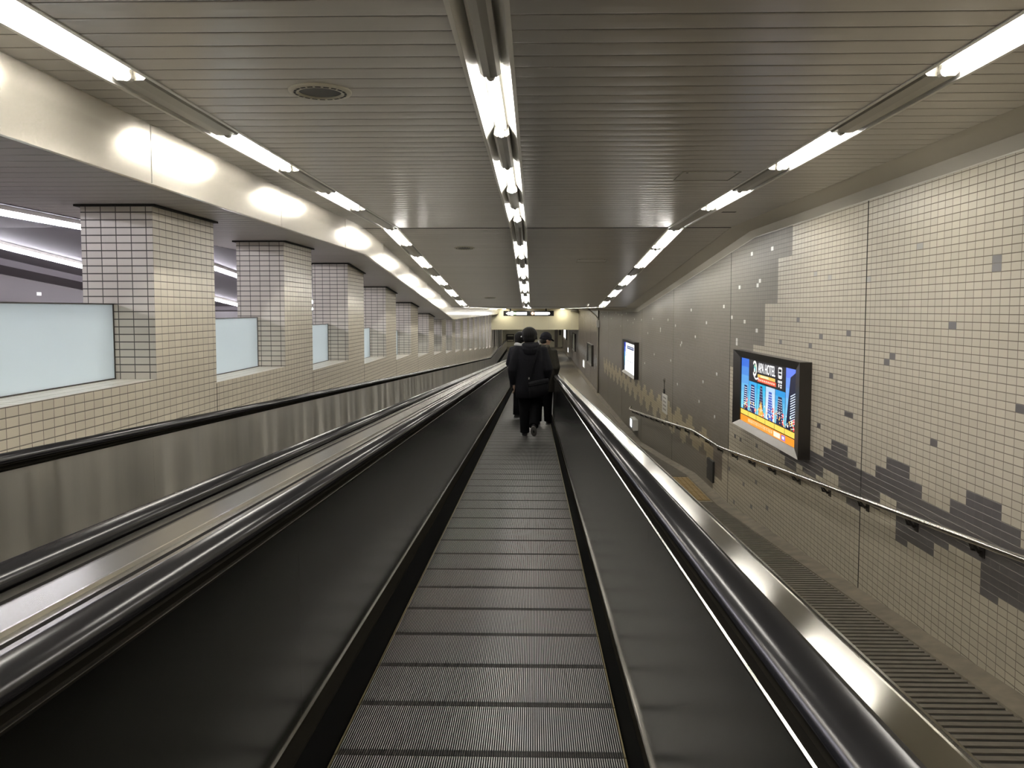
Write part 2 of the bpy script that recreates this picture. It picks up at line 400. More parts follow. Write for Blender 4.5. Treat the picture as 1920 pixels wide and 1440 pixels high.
# ================================================================== SETTING: floor of the side passage
path = [(y, z) for y, z in FLOOR]
struct(sweep('floor', [(.46, -.02), (2.59, 0.0)], path, [M['floor']]), 'sloping floor of the passage beside the moving walkway', 'floor')
struct(sweep('trim_8', [(2.565, 0.0), (2.57, .012), (XR, .035)], path, [M['kerb']]))
def ribs(y0, y1):
    mb = MB(); y = y0
    while y < y1:
        s = (fz(y+.05)-fz(y))/.05
        mb.box(.5, 2.555, y, y+.046, fz(y)+.001, fz(y)+.010, 0, s*.046)
        mb.box(.5, 2.555, y+.046, y+.078, fz(y+.046)+.0005, fz(y+.046)+.002, 1, s*.032)
        y += .078
    return mb
struct(ribs(1.2, 11.85).build('floor_ribs_near', [M['rib'], M['rib_gap']]))
struct(ribs(13.85, 20.9).build('floor_ribs_far', [M['rib'], M['rib_gap']]))
# yellow warning blocks of the landing
mb = MB()
for i in range(7):
    for j in range(6):
        x = .5+.293*i; y = 11.99+.3*j; mb.box(x+.003, x+.290, y+.004, y+.296, fz(y)+.001, fz(y)+.008, 0, fz(y+.3)-fz(y))
        for a in range(4):
            for b in range(4): mb.ball((x+.04+.073*a, y+.04+.073*b, fz(y)+.009), (.012, .012, .005), 6, 4)
tp = mb.build('tactile_paving', M['yellow']); tag(tp, 'yellow dimpled tactile paving on the landing between two ramps', 'tactile paving')
# machine pit below the walkways and the rest of the ground
struct(sweep('floor_pit', [(-2.97, -.75), (.46, -.75)], [(y, z) for y, z in BPATH[:-1]]+[(71.5, BPATH[-1][1])], [M['pit']]))
mb = MB(); mb.box(XP-.4, XR+.2, 71.6, 80, -3.7, -3.55); struct(mb.build('floor_rear', M['floor']))
mb = MB(); mb.box(-10, 4, -6.3, -6, -4, 1.3); struct(mb.build('wall_bounce', M['header']))  # unseen closing wall behind the camera, added so light bounces back

# ================================================================== SETTING: left parapet, pillars, hall behind
PY0, PP, PL = 5.4782, 2.8865, 1.0507
NP = 22
def sill(i): return -.4581 - .1129*i          # bay i ends at pillar i
mb = MB()
for i in range(-3, NP):
    y0 = PY0+PP*(i-1)+PL; y1 = PY0+PP*i+PL; z = sill(i)
    ya = y0 if i > -3 else -6
    mb.quad((XP, ya, z-1.2), (XP, y1, z-1.2), (XP, y1, z), (XP, ya, z), 0)
    mb.quad((XPB, ya, z-2.5), (XPB, y1, z-2.5), (XPB, y1, z), (XPB, ya, z), 1)
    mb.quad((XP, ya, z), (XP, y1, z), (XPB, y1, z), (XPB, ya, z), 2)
    mb.quad((XP, y1, z-.2), (XP, y1, z), (XPB, y1, z), (XPB, y1, z-.2), 1)
    mb.box(XP+.0006, XP+.001, y1-.006, y1+.006, z-.75, z-.12, 3)
struct(mb.build('wall_left', [M['lt_front'], M['lt_back'], M['lt_top'], M['gap']]), 'low cream tiled parapet with level sills stepping down along the walkway', 'parapet wall')
NUM = ['first','second','third','fourth','fifth','sixth','seventh','eighth','ninth','tenth','eleventh','twelfth','thirteenth','fourteenth','fifteenth','sixteenth','seventeenth','eighteenth','nineteenth','twentieth','twenty-first','twenty-second']
for i in range(NP):
    y0 = PY0+PP*i; y1 = y0+PL
    if y0 > 70: break
    zt0, zt1 = (FZ+cf(y0), FZ+cf(y1)) if y0 < YH-.5 else (ZH, ZH)
    if i == 15: zt0 = zt1 = FZ+cf(y0)
    if YH-1 < y0 < YH+.3: continue
    z = sill(i); zb = sill(i+1)-.005; mb = MB()
    mb.quad((XP+.0008, y0, z), (XP+.0008, y1, z), (XP+.0008, y1, zt1), (XP+.0008, y0, zt0), 0)
    mb.quad((XP, y1, zb), (XPB, y1, zb), (XPB, y1, zt1), (XP, y1, zt1), 1)
    mb.quad((XPB, y0, zb), (XPB, y1, zb), (XPB, y1, zt1), (XPB, y0, zt0), 2)
    mb.quad((XPB, y0, z), (XP+.0008, y0, z), (XP+.0008, y0, zt0), (XPB, y0, zt0), 1)
    root = thing('tiled_pillar', '%s tiled square pillar from the camera on the left parapet' % NUM[i] if i else 'nearest and largest cream tiled pillar, right of the widest frosted pane', 'pillar', (XP-.24, y0+PL/2, z), 'tiled pillars on the left parapet')
    p = mb.build('shaft', [M['lt_front'], M['lt_side'], M['lt_back']], root); p.matrix_parent_inverse = Matrix.Translation(-Vector(root.location))
    mb = MB(); mb.box(XPB-.03, XP+.03, y0-.03, y1+.03, zt0-.014, zt0-.001, 0, zt1-zt0)  # dark strip stands for the shadowed gap at the pillar top
    c = mb.build('top_shadow_strip', M['gap'], root); c.matrix_parent_inverse = p.matrix_parent_inverse; c['label'] = 'dark gap strip under the soffit, its shadow painted in'
# frosted panes
for i in range(0, 14):
    y1 = PY0+PP*i; y0 = max(y1-(PP-PL), PY0-(PP-PL)) if i else y1-(PP-PL)
    z = sill(i); zt = z+.50; X = -2.775
    lab = ['widest frosted glass pane, cropped by the left edge of the photo', 'half-width frosted glass pane between first and second pillars', 'narrow frosted glass pane between second and third pillars', 'slim frosted glass pane between third and fourth pillars'][i] if i < 4 else 'frosted glass pane on the sill just before the %s pillar' % NUM[i]
    root = thing('frosted_screen', lab, 'glass screen', (X, (y0+y1)/2, z), 'frosted screens between the pillars')
    inv = Matrix.Translation(-Vector(root.location))
    mb = MB(); mb.box(X-.004, X+.004, y0+.006, y1-.008, z+.006, zt-.006); g = mb.build('pane', M['frosted'], root); g.matrix_parent_inverse = inv
    mb = MB()
    for a in ((X-.009, X+.009, y0, y0+.008, z, zt), (X-.009, X+.009, y1-.01, y1-.001, z, zt), (X-.009, X+.009, y0, y1-.001, zt-.008, zt), (X-.009, X+.009, y0, y1-.001, z+.001, z+.008)): mb.box(*a)
    f = mb.build('frame', M['frame'], root); f.matrix_parent_inverse = inv
# the hall behind the pillars
HW = -9.0
struct(sweep('ceiling_hall', [(XSB-.03, ZC+.02), (-8.4, ZC+.02), (-8.45, ZC-.08), (HW, ZC-.12)], CPATH, [M['hall_ceiling']]))
mb = MB(); mb.box(HW-.2, HW, -6, 51, -4, 1.0)
hw = mb.build('wall_hall', M['hall_wall']); struct(hw)
mb = MB()
for i in range(36):
    y = 6+rr.random()*34; z = -.3+rr.random()*.55+cf(y)*.8; mb.box(HW, HW+.004, y, y+.1, z, z+.05)
for y, z in ((15.1, .29), (16.9, .11)): mb.box(HW, HW+.004, y-.07, y+.07, z-.03, z+.03)
struct(mb.build('trim_9', M['tile_white']))
struct(sweep('floor_hall', [(HW, -.55), (XPB, -.55)], [(-6, -1.2), (50.8, -3.2)], [M['hall_floor']]))
mb = MB(); mb.box(HW, XPB, 50.8, 51, -4.5, .6); struct(mb.build('wall_hall_end', M['hall_ceiling']))
for li, (x, lab) in enumerate(((-5.32, 'long cool white strip lamp of the hall, the one nearer the pillars'), (-7.42, 'long cool white strip lamp of the hall, the one nearer the dark far wall'))):
    root = thing('strip_lamp', lab, 'lamp', (x, 5, ZC), 'strip lamps in the hall behind the pillars'); inv = Matrix.Translation(-Vector(root.location))
    a = sweep('housing', [(x-.07, ZC+.02), (x-.06, ZC-.02), (x+.06, ZC-.02), (x+.07, ZC+.02)], [(-5, 0), (Y1, 0), (Y2, cf(Y2)), (48, cf(Y2))], [M['lamp_white']], root); a.matrix_parent_inverse = inv
    mb = MB(); mb.tube([(x, -5, ZC-.04), (x, Y1, ZC-.04), (x, Y2, ZC-.04+cf(Y2)), (x, 48, ZC-.04+cf(Y2))], .032, 8)
    a = mb.build('tube', M['tube_cool'], root, True); a.matrix_parent_inverse = inv

# ================================================================== ceiling lamps
TD = .062
def trough(name, x0, x1, ya, yb, label):
    root = thing(name, label, 'light trough', ((x0+x1)/2, (ya+yb)/2, ZC+cf((ya+yb)/2)), 'lamp troughs in the plank ceiling'); inv = Matrix.Translation(-Vector(root.location))
    z = ZC; pth = [(ya, cf(ya+1e-4)), (yb, cf(yb-1e-4))]
    pr = [(x0-.004, z-.001), (x0-.004, z-.006), (x0+.014, z-.006), (x0+.014, z), (x0+.060, z+TD), (x1-.060, z+TD), (x1-.014, z), (x1-.014, z-.006), (x1+.004, z-.006), (x1+.004, z-.001)]
    c = sweep('channel', pr, pth, [M['lamp_white']], root); c.matrix_parent_inverse = inv
    return root, inv
def cover(root, inv, xc, ya, yb, hw=.046):
    """blank cover plate over the wiring between two tubes"""
    if yb-ya < .05: return
    z = ZC; pr = [(xc-.040, z+TD-.002), (xc-hw, z+.012), (xc-hw+.016, z-.002), (xc, z-.005), (xc+hw-.016, z-.002), (xc+hw, z+.012), (xc+.040, z+TD-.002)]
    c = sweep('cover_plate', pr, [(ya, cf(ya+1e-4)), (yb, cf(yb-1e-4))], [M['lamp_grey']], root, closed=True, caps=True); c.matrix_parent_inverse = inv
def lamp(xc, ya, yb, label, group):
    ym = (ya+yb)/2; o = Vector((xc, ym, ZC+cf(ym))); ang = math.atan(S2) if Y1 < ym < Y2 else 0.0; h = (yb-ya)/2
    root = thing('fluorescent_lamp', label, 'lamp', o, group); root.rotation_euler = (ang, 0, 0)
    mb = MB(); mb.box(-.03, .03, -h-.03, h+.03, .038, TD-.003); mb.build('batten', M['lamp_white'], root)
    mb = MB(); mb.tube([(0, -h, .006), (0, h, .006)], .018, 12); mb.build('tube', M['tube'], root, True)
    for s in (-1, 1):
        mb = MB(); mb.box(-.014, .014, s*(h+.012)-.014, s*(h+.012)+.014, .0, .05); mb.tube([(0, s*(h-.002), .006), (0, s*(h+.03), .006)], .02, 10); mb.build('socket', M['socket'], root)
def rowlamps(xs, spans, side, trs):
    xc = (xs[0]+xs[1])/2
    for (ya, yb), lab in zip(((-6, Y1-.01), (Y1+.01, Y2-.01)), trs):
        root, inv = trough('light_trough', xs[0], xs[1], ya, yb, lab)
        ins = [s for s in spans if ya <= s[0] and s[1] <= yb]; prev = ya
        for s in ins:
            cover(root, inv, xc, prev, s[0]-.03, .046 if side == 'centre' else .076); prev = s[1]+.03
        cover(root, inv, xc, prev, yb, .046 if side == 'centre' else .076)
    vis = [s for s in spans if s[1] > 2.2]
    for s in spans:
        i = vis.index(s) if s in vis else -1
        if i < 0: lab = 'fluorescent tube above and behind the camera in the %s trough' % side
        elif s[0] < Y1: lab = '%s lit fluorescent tube from the camera in the %s ceiling trough' % (NUM[i], side)
        else: lab = '%s lit tube past the ceiling crease in the %s ceiling trough' % (NUM[i-len([q for q in vis if q[0] < Y1])], side)
        lamp(xc, s[0], s[1], lab, 'fluorescent tubes in the %s trough' % side)
nearL = [(-4.75, -3.55), (-2.3, -1.1), (.12, 1.32), (2.5, 3.7), (4.93, 6.13), (7.33, 8.53)]
nearR = [(-4.75, -3.55), (-2.3, -1.1), (.12, 1.32), (2.5, 3.72), (4.95, 6.15), (7.33, 8.6)]
nearC = [(-5.9, -4.7), (-3.5, -2.3), (-1.1, .1), (1.25, 2.45), (3.75, 4.95), (6.1, 7.3), (8.5, 9.7)]
rowlamps(LT, nearL+[(10.6, 11.8), (12.95, 14.15), (15.4, 16.75), (17.75, 19.1), (20.2, 21.5)], 'left', ('long left ceiling lamp trough above the fascia, level part near the camera', 'left ceiling lamp trough on the descending part of the ceiling'))
rowlamps(CT, nearC+[(11.85, 13.1), (14.25, 15.7), (16.7, 18.2), (19.1, 20.7)], 'centre', ('long central ceiling lamp trough, level part near the camera', 'central ceiling lamp trough on the descending part of the ceiling'))
rowlamps(RT, nearR+[(10.7, 12.1), (12.3, 14.2), (15.35, 16.85), (17.85, 19.25), (20.45, 21.8)], 'right', ('long right ceiling lamp trough, level part near the camera', 'right ceiling lamp trough on the descending part of the ceiling'))
for xs, nm in ((LT, 'left'), (CT, 'central'), (RT, 'right')):
    root, inv = trough('light_trough', xs[0], xs[1], Y2+.01, YH-.01, '%s lamp trough in the far level ceiling, seen almost edge-on' % nm)
    mb = MB(); y = Y2+.6; xc = (xs[0]+xs[1])/2
    k = 0
    while y < YH-1.5:
        mb = MB(); mb.tube([(xc, y, ZC+cf(Y2)+.03), (xc, y+1.3, ZC+cf(Y2)+.03)], .016, 8); t = mb.build('tube', M['tube'], root, True); t.matrix_parent_inverse = inv
        y += 2.4

# ================================================================== moving walkways
def handrail_prof(xc):
    w = .044; return [(xc-w*.9, .897), (xc-w, .905), (xc-w, .915), (xc-w*.86, .927), (xc-w*.5, .9345), (xc, .936), (xc+w*.5, .9345), (xc+w*.86, .927), (xc+w, .915), (xc+w, .905), (xc+w*.9, .897), (xc+w*.5, .893), (xc-w*.5, .893)]
YS, YE = -2.0, 72.0
def walkway(label, cx, hb, rL, rR, sign):
    """cx: belt centre, hb: half belt; rL, rR: (panel foot x, panel head x, handrail centre x, deck outer x)"""
    root = thing('moving_walkway', label, 'moving walkway', (cx, 10, bz(10))); inv = Matrix.Translation(-Vector(root.location))
    parts = []
    def P(o, lab=None):
        o.matrix_parent_inverse = inv
        if lab: o['label'] = lab
        parts.append(o); return o
    for s, (pf, ph, hc, dk), pm in ((-1, rL, 'panel'), (1, rR, 'panel')):
        e = cx+s*hb
        P(sweep('skirt', [(e, -.03), (e, .185)], BPATH, [M['skirt']], root))
        P(sweep('skirt_trim', [(e, .185), (e+s*.004, .190), (pf-s*.008, .198), (pf-s*.006, .207), (pf, .207)], BPATH, [M['ledge'], M['steel_trim']], root, pm=[0, 0, 1, 1]), 'bright ledge above the skirt')
        y = YS; joints = [2.6-2.4*2+2.4*k for k in range(31)]
        joints = [YS]+[j for j in joints if YS+.3 < j < YE-.3]+[YE]
        for a, b in zip(joints, joints[1:]):
            pth = [(a+.001, bz(a))]+[(q, z) for q, z in BPATH if a < q < b]+[(b-.001, bz(b))]
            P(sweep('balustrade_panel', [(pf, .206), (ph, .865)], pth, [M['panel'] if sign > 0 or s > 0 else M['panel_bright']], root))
        P(sweep('balustrade_trim', [(ph, .862), (ph-s*.004, .863), (ph-s*.004, .868), (ph, .870), (ph+s*.003, .872), (ph+s*.003, .890), (hc-s*.046, .891), (hc-s*.030, .896), (hc+s*.030, .896), (hc+s*.046, .891)], BPATH, [M['ledge'], M['steel_trim']], root, pm=[0, 0, 1, 0, 0, 0, 0, 0, 0]))
        hp = P(sweep('handrail', handrail_prof(hc), BPATH, [M['rubber']], root, closed=True, smooth=True, caps=True))
        # rounded turn-back of the handrail at the far end
        mb = MB(); zc_ = bz(50)+.915-.19
        mb.tube([(hc, YE+.19*math.sin(q), zc_+.19*math.cos(q)) for q in [PI*k/12 for k in range(13)]], .03, 10)
        o = mb.build('handrail_newel', M['rubber'], root, True); P(o)
        if dk is not None:
            P(sweep('deck_cover', [(hc+s*.046, .891), (hc+s*.052, .896), (dk-s*.006, .899), (dk-s*.005, .904), (dk, .904), (dk, .89), (dk, .15 if s > 0 else .4)], BPATH, [M['steel']], root), 'brushed steel ledge outside the handrail')
    return root, P
# ours: belt -.6952 .. .3262
W1, P1 = walkway('moving walkway in the middle that carries the walking people, seen along its ridged belt', -.1845, .5107,
                 (-.744, -.744, -.787, None), (.345, .362, .410, .541), 1)
W2, P2 = walkway('second moving walkway on the left, running beside the tiled parapet', -1.742, .5107,
                 (-2.302, -2.312, -2.345, None), (-1.182, -1.182, -1.142, None), -1)
# steel deck shared by the two walkways
XA, XB = -1.096, -.833
prof = [(XA, .891), (XA+.004, .899), (XA+.040, .899), (XA+.042, .890), (XA+.052, .890), (XA+.054, .899), (XA+.078, .901), (XA+.080, .907), (XA+.168, .907), (XA+.171, .911), (XA+.176, .911), (XA+.180, .903), (XA+.201, .903), (XA+.203, .893), (XA+.212, .893), (XA+.214, .902), (XB-.022, .902), (XB-.020, .896), (XB-.014, .896), (XB-.012, .902), (XB-.004, .900), (XB, .891)]
md = sweep('deck_cover', prof, BPATH, [M['deck'], M['gap'], M['steel_trim']], W1, pm=[0, 0, 1, 1, 1, 0, 0, 0, 0, 2, 2, 0, 1, 1, 1, 0, 1, 1, 1, 0, 0]); md.matrix_parent_inverse = Matrix.Translation(-Vector(W1.location)); md['label'] = 'grooved steel deck between the two walkways'
wd = sweep('deck_cover', [(-2.391, .891), (-2.395, .899), (XP+.001, .899), (XP+.001, .85)], BPATH, [M['steel']], W2); wd.matrix_parent_inverse = Matrix.Translation(-Vector(W2.location))
# comb plates / landings at the far end
for W, cx in ((W1, -.1845), (W2, -1.742)):
    mb = MB(); mb.box(cx-.5, cx+.5, 71.2, 72.4, bz(50)-.02, bz(50)+.012); o = mb.build('comb_plate', M['steel'], W); o.matrix_parent_inverse = Matrix.Translation(-Vector(W.location))
# pallets of our belt
def pallet_mesh(halfw, length, n):
    mb = MB(); p = 2*halfw/n
    mb.box(-halfw, halfw, 0.001, length-.001, -.05, -.012, 1)
    for k in range(n):
        x = -halfw+p*(k+.5); a = .0014
        for y0, y1, zt, m in ((.046, length-.002, 0, 0), (.006, .044, -.0015, 2)):
            mb.quad((x-a, y0, zt), (x+a, y0, zt), (x+a, y1, zt), (x-a, y1, zt), m)
            mb.quad((x-a-.0003, y0, -.0125), (x-a, y0, zt), (x-a, y1, zt), (x-a-.0003, y1, -.0125), 1 if m == 0 else 2)
            mb.quad((x+a+.0003, y0, -.0125), (x+a, y0, zt), (x+a, y1, zt), (x+a+.0003, y1, -.0125), 1 if m == 0 else 2)
            mb.quad((x-a, y0, zt), (x+a, y0, zt), (x+a, y0, -.0125), (x-a, y0, -.0125), m)
    # pale cleats along both edges
    for s in (-1, 1): mb.box(min(s*halfw, s*(halfw-.006)), max(s*halfw, s*(halfw-.006)), .004, length-.004, -.02, .0008, 3)
    return mb
pm = pallet_mesh(.505, .405, 126)
first = pm.build('pallet', [M['tread'], M['groove'], M['tread_dark'], M['gold']], W1)
inv1 = Matrix.Translation(-Vector(W1.location)); pm_w = W1.location
PQ = 2.8142-.02-.405*4
for k in range(100):
    o = first if k == 0 else first.copy()
    if k: C.objects.link(o)
    o.parent = W1; y = PQ+.405*k
    o.location = Vector((-.1845, y, bz(y)-.004)) - Vector(W1.location); o.rotation_euler = (math.atan(SB), 0, 0)
yl = PQ+.405*100
o = sweep('pallet', [(-.1845-.505, -.006), (-.1845+.505, -.006)], [(yl, bz(yl)), (45.5, bz(45.5)), (71.2, bz(50))], [M['tread_dark']], W1); o.matrix_parent_inverse = inv1; o['kind'] = 'stuff'; o['label'] = 'distant pallets of the belt'
o = sweep('pallet', [(-.1845-.505, -.006), (-.1845+.505, -.006)], [(YS, bz(YS)), (PQ, bz(PQ))], [M['tread_dark']], W1); o.matrix_parent_inverse = inv1; o['kind'] = 'stuff'
prof = []
for k in range(64):
    x = -1.742-.505+1.01*k/64; prof += [(x, -.012), (x+.001, -.003), (x+.006, -.003), (x+.007, -.012)]
o = sweep('pallet', prof, BPATH[:-1]+[(71.2, bz(50))], [M['tread']], W2); o.matrix_parent_inverse = Matrix.Translation(-Vector(W2.location)); o['kind'] = 'stuff'

def at(name, label, cat, loc, group=None):
    r = thing(name, label, cat, loc, group); return r, Matrix.Translation(-Vector(r.location))
def add(mb, name, m, root, inv, smooth=False, label=None):
    o = mb.build(name, m, root, smooth); o.matrix_parent_inverse = inv
    if label: o['label'] = label
    return o

# ================================================================== wall handrail of the side passage
RX = 2.641
RP = [(-3.0, -.745), (4.507, -1.341), (9.0, -1.705), (11.62, -1.925), (11.95, -1.945), (13.6, -1.985), (13.95, -2.0), (17.3, -2.275), (22.9, -2.715)]
root, inv = at('wall_handrail', 'polished steel handrail on brackets running along the tiled right wall', 'handrail', (RX, 9, -1.7))
mb = MB(); pts = [(RX, y, z) for y, z in RP]+[(RX+.01, 23.1, -2.72), (RX+.045, 23.2, -2.70), (XR, 23.22, -2.66)]
mb.tube(pts, .021, 14); add(mb, 'rail', M['steel_trim'], root, inv, True)
def rz_(y):
    for (a, za), (b, zb) in zip(RP, RP[1:]):
        if y <= b: return za+(zb-za)*(y-a)/(b-a)
    return RP[-1][1]
y = .72
while y < 22.8:
    z = rz_(y); mb = MB()
    mb.tube([(RX, y, z-.015), (RX+.012, y, z-.06), (XR-.004, y, z-.075)], .008, 8)
    n = len(mb.V)
    mb.box(XR-.006, XR, y-.03, y+.03, z-.11, z-.045)
    mb.loft([[(RX-.008, y-.05, z-.016), (RX+.008, y-.05, z-.016), (RX+.008, y+.05, z-.022), (RX-.008, y+.05, z-.022)], [(XR-.03, y-.006, z-.085), (XR-.01, y-.006, z-.085), (XR-.01, y+.006, z-.085), (XR-.03, y+.006, z-.085)]])
    add(mb, 'bracket', M['frame'], root, inv); y += .87

# ================================================================== backlit advertisement displays
def display(label, y0, y1, zt, zb, xf, sy0, sy1, szt, szb):
    """frame box on the wall; screen recessed; y0 < y1"""
    root, inv = at('advertising_display', label, 'advertising display', (xf, (y0+y1)/2, (zt+zb)/2))
    d = .03; mb = MB()
    # frame: four mitred bars, bottom one is the steel lip
    def bar(a, b, c, e, m=0): mb.loft([[a[0], a[1], a[2], a[3]], [b[0], b[1], b[2], b[3]]], m)
    O = [(y0, zt), (y1, zt), (y1, zb), (y0, zb)]; I = [(sy0, szt), (sy1, szt), (sy1, szb), (sy0, szb)]
    for i in range(4):
        j = (i+1) % 4; m = 1 if i == 2 else 0
        a0, a1, b0, b1 = O[i], O[j], I[i], I[j]
        mb.quad((xf, *a0), (xf, *a1), (xf+d, *b1), (xf+d, *b0), m)
        mb.quad((xf, *a0), (xf, *a1), (XR, *a1), (XR, *a0), 0)
        mb.quad((xf+d, *b0), (xf+d, *b1), (xf+d+.02, *b1), (xf+d+.02, *b0), 0)
    add(mb, 'frame', [M['frame'], M['frame_steel']], root, inv)
    mb = MB(); mb.box(xf+d+.015, xf+d+.05, sy0-.02, sy1+.02, szb-.02, szt+.02); add(mb, 'light_box', M['black'], root, inv)
    return root, inv, xf+d+.0145
cols = {}
def ink(c, s=1.0):
    k = tuple(round(v, 3) for v in c)+(s,)
    if k not in cols: cols[k] = lit('backlit_ink', c, s*.66)
    return cols[k]
class Print:
    """flat coloured shapes on a screen; u, v in 0..1, v from the top; reads left (far) to right (near)"""
    def __init__(s, root, inv, x, ya, yb, zt, zb): s.r, s.i, s.x, s.ya, s.yb, s.zt, s.zb = root, inv, x, ya, yb, zt, zb; s.mb = MB(); s.mats = []; s.n = 0; s.lift = 0
    def P(s, u, v, l): return (s.x-l, s.yb+(s.ya-s.yb)*u, s.zt+(s.zb-s.zt)*v)
    def m(s, c, k=1.0):
        q = ink(c, k)
        if q not in s.mats: s.mats.append(q)
        return s.mats.index(q)
    def poly(s, pts, c, lay=1, k=1.0):
        n = len(s.mb.V); s.mb.V += [s.P(u, v, .0005*lay) for u, v in pts]; s.mb.UV += [(0,0)]*len(pts)
        s.mb.F.append(tuple(range(n, n+len(pts)))); s.mb.M.append(s.m(c, k))
    def rect(s, u0, u1, v0, v1, c, lay=1, k=1.0): s.poly([(u0, v0), (u1, v0), (u1, v1), (u0, v1)], c, lay, k)
    def disc(s, u, v, r, c, lay=2, k=1.0, asp=None):
        a = asp or abs((s.zt-s.zb)/(s.yb-s.ya))
        s.poly([(u+r*a*math.cos(q*PI/8), v+r*math.sin(q*PI/8)) for q in range(16)], c, lay, k)
    def done(s, name='printed_poster'): add(s.mb, name, s.mats, s.r, s.i)
def text(body, loc, h, width, m, root, inv, normal='-x', name='lettering', bold=.0):
    cu = bpy.data.curves.new(name, 'FONT'); cu.body = body; cu.size = h/.72; cu.extrude = .0004; cu.offset = bold; cu.materials.append(m)
    o = bpy.data.objects.new(name, cu); C.objects.link(o)
    bpy.context.view_layer.update(); w_ = max(o.dimensions.x, 1e-3); s = width/w_
    # glyph x -> -Y (or +X), glyph y -> Z, facing the corridor
    R = Matrix(((0, 0, -1), (-1, 0, 0), (0, 1, 0))) if normal == '-x' else Matrix(((1, 0, 0), (0, 0, -1), (0, 1, 0)))
    mw = Matrix.Translation(Vector(loc)) @ R.to_4x4() @ Matrix.Diagonal((s, 1, 1, 1))
    dg = bpy.context.evaluated_depsgraph_get(); me = bpy.data.meshes.new_from_object(o.evaluated_get(dg)); me.transform(mw)
    bpy.data.objects.remove(o)
    q = bpy.data.objects.new(name, me); C.objects.link(q); q.parent = root; q.matrix_parent_inverse = inv
    return q
WHT = (1, 1, 1)
root, inv, xs = display('large backlit hotel advertisement with towers, black top and orange strip, on right wall', 8.255, 10.99, -.512, -1.475, 2.601, 8.47, 10.72, -.60, -1.395)
pr = Print(root, inv, xs, 8.47, 10.72, -.60, -1.395)
pr.rect(0, 1, 0, 1, (.012, .012, .02), 0)
SKY = [(.03,.16,.75), (.05,.45,.9), (.02,.5,.85), (.55,.75,1.0), (.03,.35,.8), (.15,.25,.95)]
rp = random.Random(11)
for c in range(6):
    u0, u1 = c/6+.003, (c+1)/6-.003; vt = .0 if c in (0, 5) else .335
    # sky gets paler towards the street in the printed picture
    a, b = SKY[c], (.25, .75, .95) if c != 3 else (1, 1, 1)
    for k in range(6):
        f = k/5; pr.rect(u0, u1, vt+(.80-vt)*k/6, vt+(.80-vt)*(k+1)/6, tuple(a[i]*(1-f)+b[i]*f for i in range(3)), 1, .9)
    tw = [(.015,.02,.09), (.02,.03,.14), (.03,.03,.08), (.05,.12,.5), (.02,.03,.08), (.012,.014,.04)][c]
    uc = (u0+u1)/2+(.02 if c in (0,) else .0); top = [.42, .38, .36, .40, .42, .06][c]; hw0 = [.030,.034,.02,.026,.03,.03][c]; hw1 = [.05,.055,.05,.05,.06,.07][c]
    if c == 5: pr.poly([(u0+.07, .12), (u1, .03), (u1, .80), (u0+.01, .80)], tw, 2)
    else: pr.poly([(uc-hw0, top), (uc+hw0, top), (uc+hw1, .80), (uc-hw1, .80)], tw, 2)
    for k in range(13 if c == 5 else 9):
        v = (top+.03 if c != 5 else .30)+k*(.72-(top if c != 5 else .30))/(13 if c == 5 else 9)
        if c == 5: pr.poly([(u0+.075, v+.06), (u1-.006, v), (u1-.006, v+.012), (u0+.075, v+.075)], (.75, .85, 1), 3)
        else:
            f = (v-top)/(.8-top); hw = hw0+(hw1-hw0)*f-.006
            if c in (1, 0): pr.rect(uc-hw, uc+hw, v, v+.012, (.7, .8, 1), 3)
            else:
                for q in range(3): pr.rect(uc-hw+q*hw*.8, uc-hw+q*hw*.8+.010, v, v+.014, (.8, .85, 1) if c != 2 else (.25, .3, .5), 3)
    for k in range(16):                                            # street lights at the foot of the towers
        u = u0+rp.random()*(u1-u0-.012); v = .62+rp.random()*.17
        pr.rect(u, u+.006+rp.random()*.012, v, v+.008+rp.random()*.03, rp.choice([(1,.85,.5), (1,.55,.12), (1,1,1), (.95,.4,.15), (.5,.9,.9)]), 4)
    if c == 2: pr.poly([(uc-.05, .8), (uc, .57), (uc+.055, .8)], (.95, .5, .08), 3)
    for v in (.64, .73):
        if c in (1, 2) and v < .7: continue
        pr.disc(u1-.028, v+.02*(c % 3), .035, (.95, .10, .08), 5); pr.rect(u1-.040, u1-.018, v+.02*(c % 3)-.008, v+.02*(c % 3)+.004, (1, .8, .8), 6)
    pr.rect(u0, u1, .80, .815, (.08, .05, .03), 5)
    pr.rect(u0, u1, .815, .888, (1.0, .72, .12), 5)
pr.rect(0, 1, .888, .90, (.02, .015, .01), 5)
pr.rect(0, 1, .90, 1.0, (1.0, .33, .03), 5)
u = .17                                                            # unreadable row of cream characters
while u < .62:
    w_ = .014+rp.random()*.012
    pr.rect(u, u+w_, .925, .932, (1, .85, .55), 6); pr.rect(u, u+w_, .950, .956, (1, .85, .55), 6); pr.rect(u+w_*.4, u+w_*.55, .918, .978, (1, .85, .55), 6)
    if rp.random() < .5: pr.rect(u, u+.004, .93, .975, (1, .85, .55), 6)
    u += w_+.008
pr.rect(.655, .765, .915, .985, (1, .93, .72), 6); pr.rect(.785, .845, .915, .985, (.28, .16, .75), 6); pr.rect(.797, .832, .93, .968, (.9, .88, 1), 7)
pr.rect(1/6+.003, .835, .0, .333, (.010, .009, .014), 4)
for v in (.045, .075, .10): pr.rect(.17, .835, v, v+.003, (.12, .12, .14), 5)      # reflections painted into the print as grey hairlines
